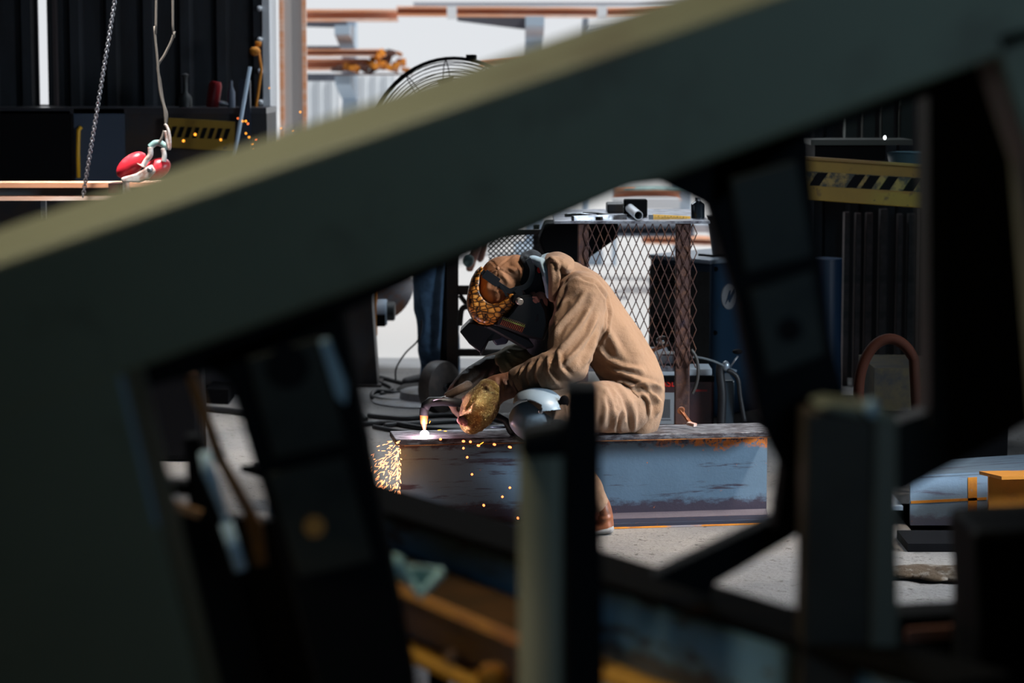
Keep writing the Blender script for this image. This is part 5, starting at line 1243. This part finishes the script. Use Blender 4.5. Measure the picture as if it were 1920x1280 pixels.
for i, (x, y, L, ang, big) in enumerate(DR):
    oo = ORD[sorted((q[0], q[1]) for q in DR if q[4] == big and q[1] < 1000).index((x, y))] if y < 1000 else ''
    mb = MB(); r = 0.0045 if big else 0.0016
    Yq = 8.72 if y > 815 else 8.82
    if y > 1000: Yq = 7.9
    a = P(x-L/2*math.cos(ang), y-L/2*math.sin(ang), Yq); b_ = P(x+L/2*math.cos(ang), y+L/2*math.sin(ang), Yq)
    mb.tube([a, a.lerp(b_, .15), a.lerp(b_, .5), a.lerp(b_, .85), b_], [r*.3, r*.8, r, r*.8, r*.3], 8)
    where = 'large round red hot spark before the beam web, '+oo+' from the left' if big else 'thin short orange spark near the torch, '+oo+' from the left'
    if y > 1000: where = 'tiny lone orange spark over the pale floor at lower right'
    mb.build('spark', M['sparkr'] if big else M['sparko'], label=where, cat='spark', group=('large sparks in front of the beam' if big else 'thin sparks by the torch') if y < 1000 else None)
SR = [(446, 222, .7), (455, 227, 1), (461, 227, 1.1), (465, 232, .9), (461, 250, 1), (467, 257, 1.1), (480, 261, .8), (473, 269, 1), (474, 277, 1), (344, 264, 1.4), (366, 252, 1.5), (414, 262, 1.2), (563, 210, 1), (527, 240, .8), (549, 244, .8), (520, 262, .8), (188, 381, .8), (505, 165, .7)]
for i, (x, y, r) in enumerate(SR):
    MB().ell(P(x, y, 6.7), (.0022*r,)*3, n=8, m=6).build('spark', M['sparko'] if i not in (0, 3, 6) else M['sparkr'], label='small glowing spark flying above the slanting beam, '+ORD[sorted(SR).index((x, y, r))]+' from the left', cat='spark', group='stray sparks at upper left')

# ============================================================ FOREGROUND STEEL FRAME
FYY = 2.7
sfm = thing('slanting_steel_frame', (P(1000, 0, FYY).x, FYY, 0), 'big out of focus olive grey steel frame slanting across the whole view', 'steel frame')
# rafter: box section leaning a little so that its top face shows
def line_pt(x, x0, y0, x1, y1): return y0+(y1-y0)*(x-x0)/(x1-x0)
xl_, xr_ = -700, 2700
tf = [(x, line_pt(x, 0, 492, 1300, 46)) for x in (xl_, xr_)]
bf_ = [(x, line_pt(x, 230, 703, 1860, 112)) for x in (xl_, xr_)]
a0, a1 = P(*tf[0], FYY), P(*tf[1], FYY); b0, b1 = P(*bf_[0], FYY), P(*bf_[1], FYY)
ax = (a1-a0).normalized(); nperp = Vector((-ax.z, 0, ax.x))
dep = 0.15; lift = math.tan(math.radians(14))*dep
off = Vector((0, dep, 0))+nperp*lift
offb = Vector((0, dep, 0))+nperp*0.02
MB().add([a0, a1, b1, b0, a0+off, a1+off, b1+offb, b0+offb], [(0, 1, 2, 3), (4, 7, 6, 5), (0, 4, 5, 1), (3, 2, 6, 7), (0, 3, 7, 4), (1, 5, 6, 2)]).build('rafter', M['primer'], sfm, bevel=0.006)
# left leg, right leg down to the floor
MB().prism([P(-400, 700, FYY+.002), P(-300, 640, FYY+.002), P(0, 560, FYY+.002), P(216, 640, FYY+.002), P(372, 1275, FYY+.002), P(372+150, 1930, FYY+.002), Vector((P(372+150, 1930, FYY).x, FYY+.002, 0.0)), Vector((P(-400, 0, FYY).x, FYY+.002, 0.0))], (0, 0.14, 0)).build('left_leg', M['primerdark'] if False else M['primer'], sfm, bevel=0.006)
MB().prism([P(1860, 60, FYY), P(2300, -40, FYY), P(2500, 1900, FYY), Vector((P(2450, 0, FYY).x, FYY, 0)), Vector((P(2230, 0, FYY).x, FYY, 0)), P(1940, 310, FYY), P(1885, 150, FYY)], (0, 0.14, 0)).build('right_leg', M['primer'], sfm, bevel=0.006)
MB().prism([P(230, 705, FYY+.001), P(222, 705, FYY+.001), P(290, 985, FYY+.001), P(298, 985, FYY+.001)], (0, 0.145, 0)).build('leg_lip', mat('pale_blue_edge', (0.22, 0.30, 0.38), 0.5), sfm, label='pale blue inner edge')

# second black frame right behind it
SY = 3.15
sf2 = thing('black_steel_frame', (P(1000, 0, SY).x, SY, 0), 'black slanting frame just behind the olive one, with hanger plates', 'steel frame')
MB().prism([P(-500, 880, SY), P(-500, 760, SY), P(2600, -330, SY), P(2600, -120, SY), P(1870, 120, SY), P(1740, 180, SY), P(1500, 262, SY), P(1330, 392, SY), P(1236, 345, SY), P(1180, 352, SY), P(640, 588, SY), P(420, 690, SY), P(236, 735, SY)], (0, 0.1, 0)).build('rafter', M['black'], sf2)
# left hanger
MB().prism([P(352, 670, SY), P(640, 570, SY), P(700, 890, SY), P(775, 1280, SY), P(800, 1500, SY), Vector((P(800, 0, SY).x, SY, 0)), Vector((P(560, 0, SY).x, SY, 0)), P(590, 1280, SY), P(530, 1050, SY), P(430, 720, SY)], (0, 0.08, 0)).build('left_post', M['black'], sf2, bevel=0.006)
hp1 = thing('hanger_plate', (P(570, 1000, SY-.02).x, SY-.02, P(570, 1062, SY-.02).z), 'slanted grey hanger plates with a dark round hole, left of the welder', 'steel plate')
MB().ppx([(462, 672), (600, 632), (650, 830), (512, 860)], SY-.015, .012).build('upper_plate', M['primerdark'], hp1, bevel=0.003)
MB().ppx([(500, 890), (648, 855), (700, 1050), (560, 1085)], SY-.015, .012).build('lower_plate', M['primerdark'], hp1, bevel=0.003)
MB().ppx([(598, 640), (615, 636), (650, 725), (648, 760), (630, 745)], SY-.03, .03).build('edge_highlight', mat('painted_blue_highlight', (0.28, 0.38, 0.46), 0.4), hp1, bevel=0.003, label='pale blue highlight painted along the edge')  # highlight on the plate edge, put into a pale blue strip
MB().cyl(P(540, 688, SY-.02), P(540, 688, SY-.004), 0.028).build('hole', M['black'], hp1)
MB().cyl(P(590, 987, SY-.024), P(590, 987, SY-.008), 0.014).build('rust_spot', mat('dull_orange_bolt', (0.35, 0.15, 0.02), 0.7), hp1, label='orange rusty bolt head')
# right hanger
MB().prism([P(1325, 385, SY), P(1330, 200, SY), P(1510, 180, SY), P(1530, 400, SY), P(1560, 640, SY), P(1600, 790, SY), P(1530, 800, SY), P(1515, 985, SY), P(1452, 1002, SY), P(1468, 880, SY), P(1424, 790, SY), P(1380, 560, SY)], (0, 0.08, 0)).build('right_post', M['black'], sf2, bevel=0.006)
hp2 = thing('hanger_plate', (P(1450, 0, SY).x, SY-.02, P(1450, 705, SY-.02).z), 'dark grey hanger plates with a black hole, right of the wire cage', 'steel plate')
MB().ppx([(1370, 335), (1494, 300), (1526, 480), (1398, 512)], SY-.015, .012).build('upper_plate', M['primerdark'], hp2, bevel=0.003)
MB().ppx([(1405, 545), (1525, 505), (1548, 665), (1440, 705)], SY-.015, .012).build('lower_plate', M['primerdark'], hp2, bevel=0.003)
MB().cyl(P(1481, 618, SY-.02), P(1481, 618, SY-.004), 0.016).build('hole', M['black'], hp2)
# far right black post
MB().prism([P(1742, 150, SY+.1), P(1905, 90, SY+.1), P(2050, 700, SY+.1), P(2050, 1700, SY+.1), Vector((P(2050, 0, SY).x, SY+.1, 0)), Vector((P(1990, 0, SY).x, SY+.1, 0)), P(1990, 780, SY+.1), P(1745, 800, SY+.1)], (0, 0.1, 0)).build('far_post', mat('near_black_paint', (0.010, 0.010, 0.011), 0.6, spec=0.2), sf2)
MB().ppx([(1600, 830), (1690, 790), (2100, 650), (2100, 700), (1925, 793), (1690, 925)], SY+.12, .06).build('diagonal_brace', mat('near_black_brown', (0.014, 0.011, 0.010), 0.6, spec=0.2), sf2)
MB().ppx([(1225, 1082), (1490, 955), (1520, 985), (1500, 1000), (1340, 1095), (1330, 1120)], SY+.1, .05).build('lower_brace', M['black'], sf2)

# vertical posts
pp = thing('round_post', (P(1045, 0, 3.0).x, 3.05, 0), 'blurred grey green pipe post in front of the welders knee', 'post')
x_c = P(1050, 1000, 3.0); x_e = P(972, 1000, 3.0)
rr_ = (x_c.x-x_e.x)
MB().cyl((x_c.x, 3.0+rr_, 0), (x_c.x, 3.0+rr_, P(0, 838, 3.0).z), rr_, n=48).build('pipe', mat('grey_green_paint', (0.20, 0.20, 0.155), 0.5, spec=0.3), pp, smooth='auto')
MB().prism([P(1060, 726, 2.98), P(1126, 726, 2.98), P(1132, 1280, 2.98), Vector((P(1132, 0, 2.98).x, 2.98, 0)), Vector((P(1062, 0, 2.98).x, 2.98, 0))], (0, 0.10, 0)).build('black_angle', M['black'], pp, label='black steel angle on the right side', bevel=0.004)
MB().ppx([(975, 812), (1062, 795), (1062, 860), (975, 860)], 2.99, .09).build('black_cap', M['black'], pp, bevel=0.01)
bp_ = thing('box_post', (P(1595, 0, 3.0).x, 3.0, 0), 'blurred dark box post with a pale green edge, right of centre', 'post')
MB().prism([P(1512, 775, 3.0), P(1640, 775, 3.0), P(1648, 1290, 3.0), Vector((P(1648, 0, 3.0).x, 3.0, 0)), Vector((P(1516, 0, 3.0).x, 3.0, 0))], (0, 0.08, 0)).build('face', mat('dark_brown_grey', (0.038, 0.028, 0.020), 0.6, c2=(0.03, 0.02, 0.014), scale=5, spec=0.2), bp_, bevel=0.004)
MB().prism([P(1640, 785, 2.99), P(1684, 790, 2.99), P(1686, 1290, 2.99), Vector((P(1686, 0, 2.99).x, 2.99, 0)), Vector((P(1648, 0, 2.99).x, 2.99, 0))], (0, 0.1, 0)).build('edge_strip', mat('pale_green_grey', (0.085, 0.072, 0.048), 0.6), bp_, bevel=0.004, label='pale green grey edge strip')
MB().ppx([(1530, 765), (1560, 757), (1655, 768), (1684, 785), (1684, 800), (1640, 790)], 2.985, .1).build('cap_strip', mat('olive_cap', (0.10, 0.10, 0.07), 0.5), bp_, bevel=0.004)
MB().ell(P(1634, 765, 2.97), (0.009, 0.009, 0.012)).build('bolt', mat('pale_blue_bolt', (0.25, 0.35, 0.42), 0.4), bp_, smooth=True)

# low beams lying on stands in the foreground
def low_beam(name, label, pL, YL, pR, YR, H, bw, mw, mt, mb_, edge=None):
    a = P(*pL, YL); b = P(*pR, YR)
    t = thing(name, ((a.x+b.x)/2, (a.y+b.y)/2, min(a.z, b.z)-H), label, 'steel beam')
    d = (b-a).normalized(); r = Vector((d.y, -d.x, 0)).normalized()
    if r.y > 0: r = -r                       # toward the camera
    up = Vector((0, 0, 1)); c0 = a-r*bw/2*0; 
    A = a+r*(bw/2); B = b+r*(bw/2)
    # a,b: back top edge
    MB().bar(A-up*0.006, B-up*0.006, bw, 0.012).build('top_flange', mt, t, bevel=0.001)
    if edge: MB().bar(A+r*(bw/2+0.001)-up*0.009, B+r*(bw/2+0.001)-up*0.009, 0.003, 0.018).build('orange_lit_edge', edge, t, label='orange front edge, painted bright as if lit')  # light along the front edge, put into the colour of a strip
    MB().bar(A-up*H/2, B-up*H/2, 0.008, H-0.02).build('web', mw, t)
    MB().bar(A-up*(H-0.006), B-up*(H-0.006), bw*1.0, 0.012).build('bottom_flange', mb_, t, bevel=0.001)
    return t, A, B
mrd = mat('dark_rusty_flange', (0.002, 0.0015, 0.0012), 0.9, c2=(0.03, 0.012, 0.003), scale=12, lo=0.62, hi=0.72, spec=0.04)
mor = mat('orange_dusty_rust', (0.42, 0.19, 0.015), 0.7, c2=(0.12, 0.05, 0.012), scale=9, lo=0.5, hi=0.7, c3=(0.12, 0.13, 0.14), scale3=5, lo3=0.6, hi3=0.7)
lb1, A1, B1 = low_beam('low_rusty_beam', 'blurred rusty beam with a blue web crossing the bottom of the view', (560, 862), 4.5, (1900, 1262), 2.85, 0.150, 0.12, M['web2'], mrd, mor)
lbs = MB().ppx([(1470, 1140), (1490, 1140), (1500, 1268), (1478, 1268)], 3.27, .012)
lbs.build('stiffener', M['black'], lb1)
lb2, A2, B2 = low_beam('low_lilac_beam', 'blurred brown rusty beam end low in the view, left of the round post', (610, 975), 4.3, (1120, 1180), 3.45, 0.12, 0.115, mat('lilac_grey_steel', (0.42, 0.38, 0.50), 0.5), mat('brown_rusty_top', (0.040, 0.020, 0.008), 0.8, c2=(0.07, 0.03, 0.01), scale=8, spec=0.15), mor, mat('painted_lit_edge', (0.75, 0.33, 0.09), 0.6, c2=(0.5, 0.2, 0.08), scale=6))
# trestles under the low beams
def trestle(x, y, ztop, label, wdt=0.4):
    t = thing('trestle', (x, y, 0), label, 'trestle')
    for sx in (-1, 1):
        for sy in (-1, 1):
            MB().bar((x+sx*wdt/2, y+sy*0.16, 0), (x+sx*wdt/2, y+sy*0.04, ztop-0.03), 0.03, 0.03, (1, 0, 0)).build('leg', M['black'], t)
    MB().b(x-wdt/2-0.05, x+wdt/2+0.05, y-0.06, y+0.06, ztop-0.05, ztop).build('top_bar', M['black'], t)
for k, lb in ((0.12, 'black trestle under the far end of the low rusty beam'), (0.9, 'black trestle under the near end of the low rusty beam')):
    q = A1.lerp(B1, k); trestle(q.x, q.y, q.z-0.150, lb)
q = A2.lerp(B2, 0.3); trestle(q.x, q.y, q.z-0.10, 'black trestle carrying the brown rusty beam end')

# bits at lower left: rod, rusty bar, clamp
rod = MB().tube([P(384, 848, 3.3), P(392, 885, 3.3), P(420, 962, 3.3)], [.008, .0095, .005], 10)
rod.tube([P(424, 980, 3.3), P(452, 1068, 3.3)], .0095, 10)
rod.tube([P(420, 962, 3.3), P(424, 980, 3.3)], .005, 8)
rod.build('bright_rod', mat('painted_blue_sheen', (0.42, 0.55, 0.68), 0.35, 0.1), label='blurred steel rod with a painted pale blue sheen, leaning at lower left', cat='rod', smooth=True)  # reflection on the steel put into a pale base colour
bq = MB().prism([P(346, 700, 3.45), P(366, 706, 3.45), P(420, 860, 3.45), P(490, 985, 3.45), P(500, 1060, 3.45), P(478, 1060, 3.45), P(455, 960, 3.45), P(400, 860, 3.45)], (0, .02, 0))
bq.build('rusty_flat_bar', mat('orange_brown_bar', (0.26, 0.11, 0.02), 0.6, c2=(0.07, 0.035, 0.015), scale=6), label='blurred orange rusty flat bar slanting left of the hanger plate', cat='flat bar')
mc_ = M['black']
st = thing('black_stand', (P(330, 0, 3.6).x, 3.6, 0), 'black stand with cross arm in the gap at lower left', 'stand')
MB().prism([P(345, 820, 3.6), P(372, 820, 3.6), P(415, 960, 3.6), P(560, 1500, 3.6), Vector((P(560, 0, 3.6).x, 3.6, 0)), Vector((P(300, 0, 3.6).x, 3.6, 0)), P(300, 990, 3.6), P(355, 965, 3.6)], (0, .05, 0)).build('upright', mc_, st)
MB().ppx([(280, 905), (360, 905), (362, 932), (282, 922)], 3.6, .04).build('cross_arm', mc_, st)
MB().ppx([(290, 930), (380, 958), (372, 972), (292, 948)], 3.59, .03).build('rusty_arm', mat('warm_rusty_arm', (0.35, 0.18, 0.09), 0.6), st)
MB().prism([P(280, 955, 3.62), P(600, 985, 3.62), P(640, 1500, 3.62), P(380, 1500, 3.62), P(300, 1100, 3.62)], (0, .03, 0)).build('back_panel', mc_, st)
# dark machine on the floor seen through the gap
dm = MB().prism([G(180, 866), G(378, 866), G(378, 866)+Vector((0, .2, 0)), G(180, 866)+Vector((0, .2, 0))], (0, 0, 0.8))
dm.build('dark_tank', M['black'], label='black tank on the floor seen through the lower left gap', cat='tank', bevel=0.03)
MB().prism([G(386, 756), G(428, 758), G(428, 758)+Vector((0, .3, 0)), G(386, 756)+Vector((0, .3, 0))], (0, 0, 0.075)).build('small_black_box', M['black'], label='small black box on the far floor in the lower left gap', cat='box')
# teal clamp
tc_ = thing('teal_clamp', (P(750, 0, 3.3).x, 3.3, P(750, 1118, 3.3).z), 'blurred pale teal clamp with triangular jaw at lower left of the post', 'clamp')
mtl = mat('pale_teal_paint', (0.32, 0.50, 0.50), 0.4)
MB().ell(P(718, 1042, 3.3), (.012, .012, .014)).build('knob', mtl, tc_, smooth=True)
MB().ell(P(738, 1062, 3.29), (.018, .014, .018)).build('pivot', mtl, tc_, smooth=True)
MB().tube([P(752, 1066, 3.3), P(788, 1116, 3.3), P(830, 1070, 3.3)], .007, 8).build('jaw', mtl, tc_, smooth=True)
MB().ppx([(752, 1060), (832, 1066), (790, 1118)], 3.31, .012).build('jaw_plate', mat('dull_teal', (0.14, 0.24, 0.23), 0.5), tc_, bevel=0.003)
MB().ell(P(737, 1112, 3.31), (.008, .008, .010)).build('screw_tip', mat('blue_grey_tip', (0.15, 0.2, 0.28), 0.4), tc_, smooth=True)
MB().tube([P(735, 1065, 3.31), P(733, 1090, 3.31), P(737, 1112, 3.31)], .005, 8).build('screw', M['darksteel'], tc_, smooth=True)
# rusty nuts on the lower edge
MB().ell(P(922, 1270, 3.2), (.022, .018, .02)).build('rusty_nut', M['rustorange'], label='blurred orange rusty nut at the bottom edge left of the post', cat='nut', smooth=True)
MB().ell(P(846, 1232, 3.3), (.010, .010, .011)).build('rusty_nut', mat('brown_nut', (0.2, 0.09, 0.04), 0.5), label='small blurred brown nut low beside the lilac web', cat='nut', smooth=True)
# right bottom: black block and rusty strip
bb = MB().prism([P(1828, 1000, 3.2), P(2100, 985, 3.2), P(2100, 1600, 3.2), Vector((P(2100, 0, 3.2).x, 3.2, 0)), Vector((P(1870, 0, 3.2).x, 3.2, 0)), P(1835, 1150, 3.2)], (0, .2, 0))
bb.build('black_block', M['black'], label='blurred black block at the lower right corner', cat='block', bevel=0.01)
sp1 = thing('rusty_crossbar', (P(1780, 0, 3.5).x, 3.5, P(1780, 1200, 3.5).z), 'blurred crossbar with a dull red strip at lower right', 'bar')
MB().ppx([(1640, 1158), (1900, 1142), (1900, 1170), (1640, 1182)], 3.5, .08).build('top_edge', M['black'], sp1)
MB().ppx([(1700, 1180), (1880, 1166), (1880, 1188), (1700, 1204)], 3.49, .02).build('red_strip', mat('dull_red_rust', (0.22, 0.10, 0.08), 0.5), sp1, label='dull red rusty strip')
MB().ppx([(1640, 1185), (1900, 1170), (1900, 1420), (1640, 1420)], 3.52, .06).build('web', M['black'], sp1)
MB().b(P(1640, 0, 3.5).x, P(1700, 0, 3.5).x, 3.52, 3.58, 0, P(0, 1400, 3.5).z).build('leg', M['black'], sp1)
MB().b(P(1840, 0, 3.5).x, P(1900, 0, 3.5).x, 3.52, 3.58, 0, P(0, 1400, 3.5).z).build('leg', M['black'], sp1)
# heap of dusty rubble / cloth on the floor at right
hpz = MB()
rs = random.Random(2)
for i in range(9):
    p_ = G(1690+i*16, 1078-rs.random()*8, 0.015); hpz.ell(p_, (.07+.04*rs.random(), .07+.03*rs.random(), .010+.014*rs.random()), Matrix.Rotation(rs.uniform(-.8,.8), 3, 'Z'), n=14, m=8)
hpz.build('dusty_rag', mat('brown_dusty_rag', (0.085, 0.055, 0.030), 0.95, c2=(0.20, 0.17, 0.14), scale=18, lo=0.5, hi=0.6, bump=0.9), label='brown dusty rag lying on the pale floor at lower right', cat='rag', smooth=True)
